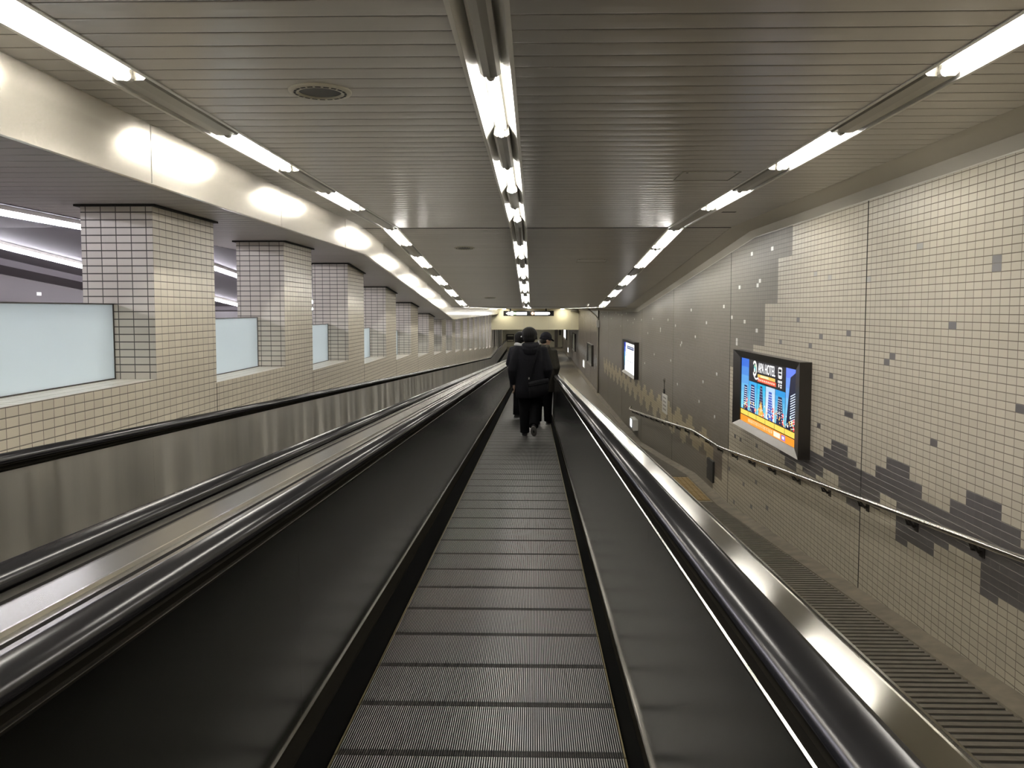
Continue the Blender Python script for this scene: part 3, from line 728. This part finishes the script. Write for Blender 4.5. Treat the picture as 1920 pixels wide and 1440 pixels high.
# round emblem: white swirl with teal heart and a tail
for k in range(26):
    a = -2.3+k*.2; r = .105
    if k < 24: pr.disc(.285+.34*r*math.cos(a), .125+r*.95*math.sin(a), .020, (1, .97, .85), 6)
pr.disc(.290, .115, .055, (.05, .55, .6), 7); pr.disc(.283, .15, .035, (1, 1, .95), 8); pr.disc(.293, .085, .022, (.9, .75, .2), 8)
for k in range(9): pr.disc(.262+.012*k, .215+.03*math.sin(k*.5)+.008*k, .016, WHT, 6)
pr.rect(.345, .665, .195, .24, (.85, .55, .12), 5); pr.rect(.40, .55, .203, .232, (1, .9, .5), 6)
pr.rect(.345, .68, .245, .305, (.85, .10, .04), 5)
for k in range(9): pr.rect(.365+.034*k, .385+.034*k, .262, .287, (1, .75, .6), 6)
# train pictogram with small characters below
pr.poly([(.715, .03), (.725, .02), (.765, .02), (.775, .03), (.775, .16), (.765, .175), (.725, .175), (.715, .16)], WHT, 6)
pr.rect(.722, .768, .045, .085, (.01, .01, .015), 7); pr.rect(.722, .768, .10, .13, (.01, .01, .015), 7); pr.disc(.730, .15, .010, (.01,.01,.015), 7); pr.disc(.760, .15, .010, (.01,.01,.015), 7)
for k in range(3): pr.rect(.712+.024*k, .728+.024*k, .20, .235, WHT, 6)
pr.disc(.728, .27, .026, (1, .8, .8), 6); pr.rect(.75, .775, .25, .27, WHT, 6); pr.rect(.75, .775, .28, .30, WHT, 6)
pr.done()
t = text('APA HOTEL', (xs-.0045, 10.72-.355*2.25, -.60-.165*.796), .115, .70, ink(WHT, 1.1), root, inv, bold=.0015)
# the second, further display
root, inv, xs = display('smaller-looking white backlit notice display further down the right wall', 21.75, 24.78, -.845, -1.805, 2.601, 22.0, 24.5, -.92, -1.73)
pr = Print(root, inv, xs, 22.0, 24.5, -.92, -1.73)
pr.rect(0, 1, 0, 1, (1, 1, 1), 0, 1.3)
for k in range(6): pr.rect(0, .16-.02*k, k/6, (k+1)/6, [(.02,.05,.45), (.05,.15,.7), (.1,.35,.75), (.1,.4,.5), (.08,.2,.3), (.05,.1,.15)][k], 1)
pr.rect(.28, .92, .10, .21, (.03, .05, .15), 2)
for k in range(7): pr.rect(.34+.08*k, .385+.08*k, .13, .17, (.8, .85, 1), 3)
for v in (.26, .33, .42): pr.rect(.19, .26, v, v+.035, (.8, .2, .15), 2)
for k in range(4): pr.rect(.35+.13*k, .41+.13*k, .60, .64, (.25, .28, .4), 2)
for k in range(5): pr.rect(.30+.12*k, .37+.12*k, .74, .80, (.7, .75, .9), 2)
pr.done()
# dark glazed notice frames beyond the conduit
for (ya, yb, zt, zb), lab, g in (((38.1, 41.4, -1.6, -2.57), 'dark glazed notice frame on the far right wall, just beyond the conduit', (.12,.13,.11)), ((54.0, 57.5, -1.55, -2.69), 'dark framed pale notice under the header on the right wall', (.35,.36,.32)), ((68.6, 74.6, -1.5, -2.45), 'furthest bright narrow display on the right wall behind the header', None)):
    root, inv, xs = display(lab, ya, yb, zt, zb, 2.62, ya+.25, yb-.25, zt-.07, zb+.08)
    mb = MB(); mb.box(xs-.002, xs, ya+.25, yb-.25, zb+.08, zt-.07)
    add(mb, 'notice_sheet', mat('notice_sheet', g, .15) if g else lit('notice_light', (1, 1, .95), 1.2), root, inv)

# ================================================================== small fittings on the right wall
root, inv = at('wall_conduit', 'white cable conduit with a junction box, dropping from the ceiling corner down the wall', 'conduit', (2.68, 34.9, -1.6))
mb = MB(); mb.tube([(2.25, 34.9, .05), (2.60, 34.9, -.27), (2.66, 34.9, -.36), (2.67, 34.9, -3.45)], .03, 8); add(mb, 'pipe', M['cornice'], root, inv, True)
mb = MB(); mb.box(2.60, XR, 34.75, 35.05, -.72, -.42); add(mb, 'junction_box', M['white_plastic'], root, inv)
mb = MB(); mb.box(2.67, XR, 34.98, 35.3, -3.48, .02); add(mb, 'backing_strip', M['tile_brown'], root, inv)
for y, z, lab in ((44.8, -2.87, 'lit white guide lamp low on the far right wall below the dark notice frame'), (65.0, -3.1, 'lit white guide lamp low on the wall beyond the header')):
    root, inv = at('guide_lamp', lab, 'guide lamp', (XR-.05, y, z)); mb = MB(); mb.box(XR-.05, XR, y-.55, y+.55, z-.2, z+.2); add(mb, 'case', M['white_plastic'], root, inv)
    mb = MB(); mb.box(XR-.06, XR-.05, y-.45, y+.45, z-.16, z+.16); add(mb, 'light_panel', lit('guide_light', (1, 1, .95), 1.4), root, inv)
root, inv = at('guide_lamp', 'box-shaped guide lamp with a lit end under the handrail end on the right wall', 'guide lamp', (2.67, 22.1, -3.0))
mb = MB(); mb.box(2.60, XR, 21.75, 22.5, -3.14, -2.86); add(mb, 'case', M['white_plastic'], root, inv)
mb = MB(); mb.box(2.592, 2.600, 22.12, 22.46, -3.10, -2.90); add(mb, 'light_panel', lit('guide_light_blue', (.75, .85, 1), 1.6), root, inv)
root, inv = at('wall_notice', 'small white framed notice sheet on the right wall above the handrail', 'notice', (XR-.01, 17.35, -1.93))
mb = MB(); mb.box(XR-.012, XR, 17.02, 17.66, -2.13, -1.74); add(mb, 'board', M['white_plastic'], root, inv)
mb = MB()
for k in range(4): mb.box(XR-.0135, XR-.012, 17.14, 17.54, -1.83-.08*k, -1.795-.08*k)
add(mb, 'lettering', M['grey_metal'], root, inv)
root, inv = at('key_switch', 'little round key switch with a dangling cord above the white notice', 'switch', (XR-.02, 17.4, -1.45))
mb = MB(); mb.tube([(XR-.03, 17.4, -1.45), (XR, 17.4, -1.45)], .045, 14); add(mb, 'body', M['grey_metal'], root, inv)
mb = MB(); mb.tube([(XR-.034, 17.4, -1.45), (XR-.03, 17.4, -1.45)], .028, 12); add(mb, 'cap', M['black'], root, inv)
mb = MB(); mb.tube([(XR-.012, 17.4, -1.49), (XR-.012, 17.4, -1.68)], .006, 6); mb.box(XR-.03, XR-.004, 17.37, 17.43, -1.73, -1.64); add(mb, 'cord', M['black'], root, inv)
root, inv = at('recess_box', 'narrow black open box set low in the tiled wall on the landing', 'box', (XR-.02, 12.76, -2.44))
mb = MB(); mb.box(XR-.03, XR, 12.55, 12.98, -2.60, -2.28); add(mb, 'case', M['black'], root, inv)
mb = MB(); mb.box(XR-.036, XR-.03, 12.9, 12.95, -2.42, -2.38); add(mb, 'latch', M['steel_trim'], root, inv)

# ================================================================== ceiling fittings
def ceiling_frame(y): return math.atan(S2) if Y1 < y < Y2 else 0.0
def vent(x, y, r, label):
    o = Vector((x, y, ZC+cf(y))); root = thing('ceiling_speaker', label, 'ceiling speaker', o, 'round ceiling speakers'); root.rotation_euler = (ceiling_frame(y), 0, 0)
    def rings(prof, seg=40):
        return [[(rr_*math.cos(2*PI*k/seg), rr_*math.sin(2*PI*k/seg), z) for k in range(seg)] for rr_, z in prof]
    mb = MB(); mb.loft(rings([(r*.66, -.004), (r*.68, -.012), (r*.98, -.010), (r, -.004), (r, .004), (r*.66, .004)]), 0, False); mb.build('ring', M['ring'], root, True)
    mb = MB(); mb.loft(rings([(r*.002, -.007), (r*.66, -.005)]), 0, False); mb.build('grille', M['vent_dark'], root)
    mb = MB()
    for k in range(20):
        a0 = 2*PI*k/20+.05; a1 = a0+2*PI/20-.1; r0, r1 = r*.76, r*.83
        mb.loft([[(r0*math.cos(a), r0*math.sin(a), -.0128), (r1*math.cos(a), r1*math.sin(a), -.0124), (r1*math.cos(a), r1*math.sin(a), -.010), (r0*math.cos(a), r0*math.sin(a), -.010)] for a in (a0, (a0+a1)/2, a1)])
    mb.build('slots', M['black'], root)
vent(-.99, 3.94, .145, 'large round ceiling speaker with slotted ring, nearest the camera')
vent(-.99, 12.05, .145, 'round ceiling speaker just past the first ceiling crease')
vent(-1.01, 19.45, .14, 'round ceiling speaker far down the sloping ceiling')
def hatch(x0, x1, y0, y1, label):
    ym = (y0+y1)/2; root = thing('ceiling_hatch', label, 'access hatch', ((x0+x1)/2, ym, ZC+cf(ym)), 'access hatches in the plank ceiling'); root.rotation_euler = (ceiling_frame(ym), 0, 0)
    a, b = (x1-x0)/2, (y1-y0)/2; mb = MB(); t = .008
    for q in ((-a, a, -b, -b+t), (-a, a, b-t, b), (-a, -a+t, -b, b), (a-t, a, -b, b)): mb.box(*q, -.006, .002)
    mb.build('frame', M['lamp_grey'], root)
    mb = MB(); mb.box(-a+.012, a-.012, -b+.012, b-.012, -.0025, .001); mb.build('door', M['plank'], root)
    mb = MB()
    for sx in (-1, 1): mb.box(sx*(a-.04)-.008, sx*(a-.04)+.008, -b+.02, -b+.036, -.006, -.002)
    mb.build('latch', M['black'], root)
hatch(1.09, 1.52, 6.27, 6.68, 'square access hatch in the ceiling between central and right troughs, nearer one')
hatch(.68, 1.15, 13.2, 13.55, 'access hatch on the sloping part of the ceiling')
mb = MB(); mb.box(1.95, 2.09, 8.80, 8.87, ZC-.004, ZC+.001); tag(mb.build('ceiling_slot', M['vent_dark']), 'thin dark slot plate in the ceiling right of the right trough', 'vent')
mb = MB(); z = ZC+cf(21.1); mb.tube([(1.33, 21.1, z), (1.33, 21.1, z-.03)], .055, 16); mb.tube([(1.33, 21.1, z-.03), (1.33, 21.1, z-.055)], .035, 16); tag(mb.build('smoke_detector', M['grey_metal']), 'small smoke detector hanging near the end of the sloping ceiling', 'smoke detector')
# downlights that graze the header
for x, lab in ((-1.75, 'recessed downlight washing the left end of the header'), (1.72, 'recessed downlight washing the right end of the header')):
    root, inv = at('downlight', lab, 'downlight', (x, 50.45, ZC+cf(50)), 'downlights before the header'); z = ZC+cf(50)
    mb = MB(); mb.tube([(x, 50.45, z), (x, 50.45, z-.02)], .12, 16); add(mb, 'rim', M['white_plastic'], root, inv)
    mb = MB(); mb.tube([(x, 50.45, z-.02), (x, 50.45, z-.028)], .10, 16); add(mb, 'lens', lit('downlight_lens', (1, .93, .75), 60), root, inv)
    L_ = bpy.data.lights.new('downlight_beam', 'SPOT'); L_.energy = 9; L_.spot_size = 1.9; L_.color = (1, .93, .72); L_.shadow_soft_size = .1
    lo = bpy.data.objects.new('downlight_beam', L_); C.objects.link(lo); lo.parent = root; lo.location = (0, 0, -.05)
root, inv = at('emergency_lamp', 'small white box lamp at the right end above the header', 'emergency lamp', (2.45, 50.6, -.02))
mb = MB(); mb.box(2.25, 2.62, 50.5, 50.79, -.10, .05); add(mb, 'case', M['white_plastic'], root, inv)
# hanging direction sign
YS_ = 49.3
root, inv = at('direction_sign', 'black hanging direction sign with glowing white lettering before the header', 'sign', (-.3, YS_, -.2))
mb = MB(); mb.box(-1.77, 1.19, YS_, YS_+.14, -.36, -.06); add(mb, 'case', M['black'], root, inv)
for x in (-1.36, .73): mb = MB(); mb.box(x-.04, x+.04, YS_+.03, YS_+.10, -.06, .072); add(mb, 'hanger', M['black'], root, inv)
G_ = lit('sign_white', (1, 1, 1), 2.2); mb = MB()
def sq(u0, u1, v0=-.29, v1=-.13): mb.box(u0, u1, YS_-.004, YS_, v0, v1)
mb.V += [(-1.63, YS_-.004, -.21), (-1.45, YS_-.004, -.10), (-1.45, YS_-.004, -.32)]; mb.UV += [(0,0)]*3; mb.F.append((len(mb.V)-3, len(mb.V)-2, len(mb.V)-1)); mb.M.append(0)
sq(-1.45, -1.18); sq(-1.34, -1.20, -.33, -.09)
x = -1.02
for wd_ in (.10, .12, .09, .11, .12, .09): sq(x, x+wd_-.008); x += wd_
x = .06
for wd_ in (.12, .10, .13, .11, .12, .10, .13): sq(x, x+wd_-.008); x += wd_
sq(x, x+.08, -.26, -.15)
add(mb, 'lettering', G_, root, inv)
for xc, col, ri in ((-1.11, (.25, .5, .12), 0), (-.06, (1, .55, .25), 1)):
    mb = MB(); mb.tube([(xc, YS_-.006, -.21), (xc, YS_, -.21)], .10, 20); mb.tube([(xc, YS_-.010, -.21), (xc, YS_-.006, -.21)], .065, 16, 1)
    add(mb, 'line_symbol', [lit('symbol_ring', col, .8), G_], root, inv)
# far end: dark display on the end wall, low white barrier and doorways
root, inv = at('dark_display_case', 'dark display case at the far end of the passage left of the people', 'display case', (-2.2, 79.9, -2.6))
mb = MB(); mb.box(-2.55, -1.85, 79.8, 80, -3.0, -2.3); add(mb, 'case', M['frame'], root, inv)
mb = MB(); mb.box(-2.48, -1.92, 79.78, 79.8, -2.5, -2.4); mb.box(-2.48, -1.92, 79.78, 79.8, -2.95, -2.85); add(mb, 'lettering', M['header'], root, inv)
mb = MB(); mb.box(2.0, 2.3, 79.9, 80, -3.55, -1.5); struct(mb.build('door_1', M['tile_brown']))
mb = MB(); mb.box(2.42, 2.6, 79.9, 80, -2.4, -1.7); struct(mb.build('door_2', M['frame']))
for x, y in ((0.2, 56), (0.2, 66), (0.2, 75)):                      # fill lights added to brighten the low far passage
    root, inv = at('added_fill_panel', 'flat fill light added under the low ceiling beyond the header', 'lamp', (x, y, ZH), 'added fill lights beyond the header')
    mb = MB(); mb.box(x-.9, x+.9, y-.3, y+.3, ZH-.03, ZH); add(mb, 'housing', M['white_plastic'], root, inv)
    mb = MB(); mb.box(x-.85, x+.85, y-.25, y+.25, ZH-.034, ZH-.03); add(mb, 'diffuser', lit('fill_panel_glow', WARM, 18), root, inv)

# ================================================================== people
def cloth(name, col, sc_=14, st=.5):
    m = mat(name, col, .9, 0, .12); bump(m, noise(m, sc_, 5, (1, 1, .6)), st, .02); return m
M['coat_black'] = cloth('black_coat', (.008,.008,.010)); M['trousers'] = cloth('black_trousers', (.005,.005,.006), 10)
M['coat_olive'] = cloth('dark_olive_coat', (.026,.024,.019)); M['coat_navy'] = cloth('dark_navy_coat', (.008,.008,.011))
M['hair'] = mat('black_hair', (.005,.0045,.004), .7, 0, .15); bump(M['hair'], noise(M['hair'], 60, 3, (1, 1, .15)), .6, .01)
M['skin'] = mat('skin', (.36,.24,.17), .55); M['shoe'] = mat('dark_shoe', (.02,.02,.022), .5); M['sole'] = mat('pale_sole', (.22,.21,.20), .7)
M['bag'] = cloth('black_nylon_bag', (.006,.006,.007), 20, .3); M['scarf'] = cloth('light_grey_scarf', (.45,.45,.44), 25)
M['phones'] = mat('black_headphones', (.008,.008,.009), .35, 0, .4); M['silver'] = mat('silver_dot', (.7,.7,.7), .25, 1)
M['eye'] = mat('eye', (.03,.02,.015), .15)
def voxel(o, size, smooth=2):
    m = o.modifiers.new('surface', 'REMESH'); m.mode = 'VOXEL'; m.voxel_size = size; m.use_smooth_shade = True
    if smooth: s = o.modifiers.new('relax', 'SMOOTH'); s.iterations = smooth; s.factor = .5
    return o
def ell(cx, cy, z, rx, ry, n=20, sq=.85):
    out = []
    for k in range(n):
        a = 2*PI*k/n; c, s = math.cos(a), math.sin(a)
        out.append((cx+rx*math.copysign(abs(c)**sq, c), cy+ry*math.copysign(abs(s)**sq, s), z))
    return out
def hand(mb, wrist, d, side):
    """palm, four fingers of unequal length, slightly curled, and a thumb from the side of the palm; d = pointing direction"""
    w_ = Vector(wrist); d = Vector(d).normalized(); f = Vector((0, 1, 0)); f = (f-d*f.dot(d)).normalized(); n = d.cross(f)*(-side)
    mb.ball(w_+d*.05, (.018, .040, .050), 12, 8, 0, Matrix((n, f, -d)).transposed())
    for i, ln in enumerate((.070, .080, .076, .060)):
        b = w_+d*.088+f*(.030-.020*i); p1 = b+d*ln*.42-n*.004*-side; p2 = p1+d*ln*.30+n*(-.014); p3 = p2+d*ln*.20+n*(-.018)
        mb.tube([b-d*.02, b, p1, p2, p3], [.0095, .0095, .009, .0085, .0065], 8)
    b = w_+d*.030+f*.034; mb.tube([b, b+d*.03+f*.022-n*.006, b+d*.060+f*.026-n*.018], [.012, .011, .008], 8)
def person(name, label, loc, rz, spec, group=None):
    s = spec; root = thing('person', label, 'person', loc, group, rz)
    hz = s['h']; k = hz/1.74
    J = {q: Vector(v)*k for q, v in s['J'].items()}
    hd = Vector((0, 0, 1.60*k))+Vector(s.get('head_off', (0, .02, 0)))
    HR = Matrix.Rotation(s.get('turn', 0), 3, 'Z') @ Matrix.Rotation(s.get('nod', 0), 3, 'X')
    hp = lambda x, y, z: hd+HR @ Vector((x, y, z))
    # body, one continuous surface
    mb = MB()
    mb.ball(hd, (.076, .094, .112), 20, 14, 0, HR); mb.ball(hp(0, .045, -.055), (.055, .055, .062), 14, 10, 0, HR)
    mb.tube([hp(0, .095, .02), hp(0, .112, -.022)], [.010, .014], 8)                       # nose
    mb.tube([hp(-.022, .098, -.062), hp(.022, .098, -.062)], .007, 6)                      # mouth
    for sd in (-1, 1): mb.ball(hp(sd*.078, -.005, -.01), (.010, .020, .032), 8, 6, 0, HR)  # ears
    mb.tube([hd+Vector((0, -.015, -.06)), Vector((0, -.01, 1.44*k))], [.052, .060], 12)
    mb.loft([ell(0, 0, z*k, rx, ry) for z, rx, ry in ((.86, .15, .10), (.95, .165, .105), (1.08, .14, .095), (1.25, .165, .11), (1.38, .185, .10), (1.45, .10, .08))])
    for sd in ('L', 'R'):
        mb.tube([J['sh'+sd], (J['sh'+sd]+J['el'+sd])/2, J['el'+sd], (J['el'+sd]*.5+J['wr'+sd]*.5), J['wr'+sd]], [.052, .046, .038, .035, .026], 12)
        mb.tube([J['hip'+sd], (J['hip'+sd]+J['kn'+sd])/2, J['kn'+sd], (J['kn'+sd]*.6+J['an'+sd]*.4), J['an'+sd]], [.088, .075, .055, .055, .036], 12)
        hand(mb, J['wr'+sd], J['hd'+sd], -1 if sd == 'L' else 1)
    voxel(mb.build('body', M['skin'], root, True), .0075, 1)
    for sd in (-1, 1): e = MB(); e.ball(hp(sd*.03, .082, .005), (.011, .009, .008), 10, 6); e.build('eye', M['eye'], root, True)
    # trousers
    mb = MB(); mb.loft([ell(0, 0, z*k, rx, ry) for z, rx, ry in ((.80, .12, .10), (.88, .165, .115), (1.0, .17, .11))])
    for sd in ('L', 'R'): mb.tube([J['hip'+sd], (J['hip'+sd]+J['kn'+sd])/2, J['kn'+sd], (J['kn'+sd]*.5+J['an'+sd]*.5), J['an'+sd]+(J['kn'+sd]-J['an'+sd]).normalized()*-.01], [.115, .108, .088, .078, .074], 14)
    voxel(mb.build('trousers', M['trousers'], root, True), .012)
    # shoes
    for sd in ('L', 'R'):
        a = J['an'+sd]; f = Vector(J['ft'+sd]).normalized(); up = Vector((0, 0, 1)); up = (up-f*up.dot(f)).normalized(); sx = f.cross(up)
        R = Matrix((sx, f, up)).transposed(); mb = MB()
        mb.ball(a-up*.035+f*.05, (.045, .13, .040), 14, 9, 0, R); mb.ball(a-up*.01, (.042, .055, .06), 12, 8, 0, R)
        sh = voxel(mb.build('shoe', M['shoe'], root, True), .009)
        mb = MB(); rg = lambda z: [tuple(a+f*.05+R @ Vector((.047*math.cos(2*PI*q/20), .136*math.sin(2*PI*q/20), z))) for q in range(20)]
        mb.loft([rg(-.072), rg(-.055)]); so = mb.build('sole', M['sole'], sh)
    # coat with sleeves
    mb = MB(); cy = s.get('cy', 0)
    mb.loft([ell(0, -.01 + dy, z*k, rx*s['w'], ry*s['w'], 24) for z, rx, ry, dy in s['coat']])
    for sd in ('L', 'R'):
        w_ = J['wr'+sd]; e = J['el'+sd]; h_ = J['sh'+sd]
        mb.tube([h_+Vector((0, 0, -.01)), h_*.5+e*.5, e, e*.5+w_*.5, w_+(w_-e).normalized()*.0], [.088*s['w'], .080*s['w'], .076*s['w'], .068*s['w'], .056*s['w']], 16)
        mb.ball(h_, (.092*s['w'], .085*s['w'], .07*s['w']), 14, 9)
    for c_, r_ in s.get('lumps', ()): mb.ball(Vector(c_)*k, r_, 16, 10)
    voxel(mb.build('coat', s['cm'], root, True), .012)
    # hood lying on the back
    if s.get('hood'):
        mb = MB()
        pts = [(.105*math.cos(a)*s['w'], -.055-.075*math.sin(a), (1.475-.05*math.sin(a))*k) for a in [PI*q/10-.25 for q in range(0, 11)]]
        mb.tube(pts+[(-.09, .06, 1.47*k)], [.032, .036, .04, .044, .046, .046, .046, .044, .04, .036, .032, .028], 12)
        mb.loft([ell(0, -.10, 1.475*k, .10, .045), ell(0, -.125, 1.40*k, .13, .05), ell(0, -.13, 1.33*k, .10, .035), ell(0, -.125, 1.285*k, .03, .015)])
        voxel(mb.build('hood', s['cm'], root, True), .010)
    # hair or cap
    mb = MB()
    if s['top'] == 'cap':
        mb.ball(hp(0, -.005, .035), (.092, .112, .098), 20, 12, 0, HR); mb.tube([hp(-.085, .03, .005), hp(-.06, -.09, -.005), hp(.06, -.09, -.005), hp(.085, .03, .005)], .018, 8)
        voxel(mb.build('knit_cap', M['coat_navy'], root, True), .009)
        mb = MB(); rg = lambda y, w_, z: [hp(w_*math.cos(2*PI*q/12), y, z+.006*math.sin(2*PI*q/12)) for q in range(12)]
        mb.loft([rg(.07, .075, .03), rg(.13, .07, .012), rg(.165, .03, .002)]); mb.build('cap_brim', M['coat_navy'], root)
        mb = MB(); mb.ball(hp(0, -.04, -.045), (.076, .062, .06), 14, 9, 0, HR); voxel(mb.build('hair', M['hair'], root, True), .009)
    else:
        mb.ball(hp(0, -.012, .024), (.113, .116, .120), 20, 12, 0, HR); mb.ball(hp(0, -.045, -.035), (.098, .076, .090), 16, 10, 0, HR)
        for q in range(16):
            a = q*2.4; rr2 = .3+.6*((q*7) % 10)/10
            mb.ball(hp(.055*rr2*math.cos(a), .06*rr2*math.sin(a)-.01, .105-.02*rr2), (.022, .024, .022), 8, 6)
        for sd in (-1, 1): mb.ball(hp(sd*.072, .012, .0), (.018, .045, .05), 10, 7, 0, HR)
        voxel(mb.build('hair', M['hair'], root, True), .009)
    if s.get('phones'):
        mb = MB(); ring = [hp(.116*math.cos(a), -.01, .118*math.sin(a)+.02) for a in [PI*q/12 for q in range(13)]]; mb.tube(ring, .009, 8)
        hpn = mb.build('headphones', M['phones'], root, True)
        for sd in (-1, 1):
            mb = MB(); mb.tube([hp(sd*.090, -.01, -.015), hp(sd*.126, -.01, -.015)], [.042, .034], 16); mb.build('ear_cup', M['phones'], hpn)
            mb = MB(); mb.tube([hp(sd*.1262, -.01, -.015), hp(sd*.128, -.01, -.015)], .010, 10); mb.build('silver_disc', M['silver'], hpn)
    if s.get('scarf'):
        mb = MB(); mb.tube([(.085*math.cos(a), -.005+.08*math.sin(a), 1.485*k+.012*math.sin(3*a)) for a in [2*PI*q/14 for q in range(15)]], .035, 10)
        voxel(mb.build('scarf', M['scarf'], root, True), .010)
    return root
COAT = ((.635, .225, .155, 0), (.72, .232, .16, 0), (.90, .225, .155, 0), (1.08, .215, .15, 0), (1.25, .225, .15, 0), (1.36, .215, .135, 0), (1.43, .165, .11, -.005), (1.47, .10, .085, -.005), (1.505, .075, .075, 0))
walk = dict(shL=(-.185, 0, 1.38), elL=(-.285, -.05, 1.07), wrL=(-.262, .06, .85), hdL=(.10, .18, -1), shR=(.185, 0, 1.38), elR=(.28, -.05, 1.09), wrR=(.24, .12, .88), hdR=(-.1, .25, -1),
            hipL=(-.085, 0, .90), knL=(-.092, .04, .49), anL=(-.085, .03, .085), ftL=(-.12, 1, 0), hipR=(.085, 0, .90), knR=(.082, .06, .50), anR=(.055, -.27, .225), ftR=(.05, .75, -.66))
stand = dict(shL=(-.185, 0, 1.38), elL=(-.27, -.03, 1.09), wrL=(-.22, .14, .92), hdL=(.3, .8, -.5), shR=(.185, 0, 1.38), elR=(.255, -.02, 1.09), wrR=(.21, .15, .94), hdR=(-.3, .8, -.5),
             hipL=(-.085, 0, .90), knL=(-.09, .03, .49), anL=(-.09, .0, .085), ftL=(-.1, 1, 0), hipR=(.085, 0, .90), knR=(.09, .03, .49), anR=(.09, .10, .085), ftR=(.1, 1, 0))
def on_belt(x, y): return (x, y, bz(y)+.001)
person('walker', 'person in a black hooded coat and headphones walking away, nearest on the belt', on_belt(-.05, 13.08), 0, dict(h=1.74, w=1.0, J=walk, coat=COAT, cm=M['coat_black'], hood=True, top='hair', phones=True, head_off=(-.018, .02, -.004), lumps=()))
person('right', 'person in a dark olive hooded coat and cap, head turned right, partly hidden', on_belt(.165, 15.2), -.15, dict(h=1.70, w=.98, J=stand, coat=COAT, cm=M['coat_olive'], hood=True, top='cap', turn=-.9, nod=-.25, head_off=(.055, .03, .01), lumps=(((0, -.02, 1.45), (.14, .11, .07)),)))
person('left', 'person in a dark coat with a light scarf, mostly hidden left of the nearest walker', on_belt(-.27, 16.6), -.75, dict(h=1.74, w=.95, J=stand, coat=COAT, cm=M['coat_navy'], hood=False, top='hair', turn=-.3, scarf=True))
# shoulder bag hanging at the walker's back
bx0, by0 = -.05, 13.08; bz0 = bz(13.08)
root, inv = at('shoulder_bag', 'black shoulder bag hanging behind the right hip of the nearest walker', 'bag', (bx0+.12, by0-.2, bz0+.75))
mb = MB()
rg = lambda z, a, b: [(bx0+.125+p[0], by0-.215+p[1], bz0+z+.055+.02*p[0]/.1) for p in ell(0, 0, 0, a, b, 20, .5)]
mb.loft([rg(.615, .12, .03), rg(.63, .15, .055), rg(.72, .165, .065), rg(.82, .16, .055), (rg(.865, .15, .03))]); add(mb, 'body', M['bag'], root, inv, True)
mb = MB(); mb.loft([rg(.80, .163, .060), rg(.872, .155, .036)]); add(mb, 'flap', M['bag'], root, inv, True)
mb = MB()
st = [(bx0-.01, by0-.21, bz0+.90), (bx0+.0, by0-.195, bz0+1.02), (bx0+.05, by0-.185, bz0+1.2), (bx0+.12, by0-.15, bz0+1.38), (bx0+.15, by0-.02, bz0+1.465), (bx0+.14, by0+.10, bz0+1.38)]
for a, b in zip(st, st[1:]): mb.loft([[(a[0]-.018, a[1]-.002, a[2]), (a[0]+.018, a[1]-.002, a[2]), (a[0]+.018, a[1]+.003, a[2]), (a[0]-.018, a[1]+.003, a[2])], [(b[0]-.018, b[1]-.002, b[2]), (b[0]+.018, b[1]-.002, b[2]), (b[0]+.018, b[1]+.003, b[2]), (b[0]-.018, b[1]+.003, b[2])]])
add(mb, 'strap', M['bag'], root, inv)
mb = MB(); mb.box(bx0-.03, bx0-.012, by0-.225, by0-.215, bz0+.94, bz0+.97); add(mb, 'buckle', M['silver'], root, inv)
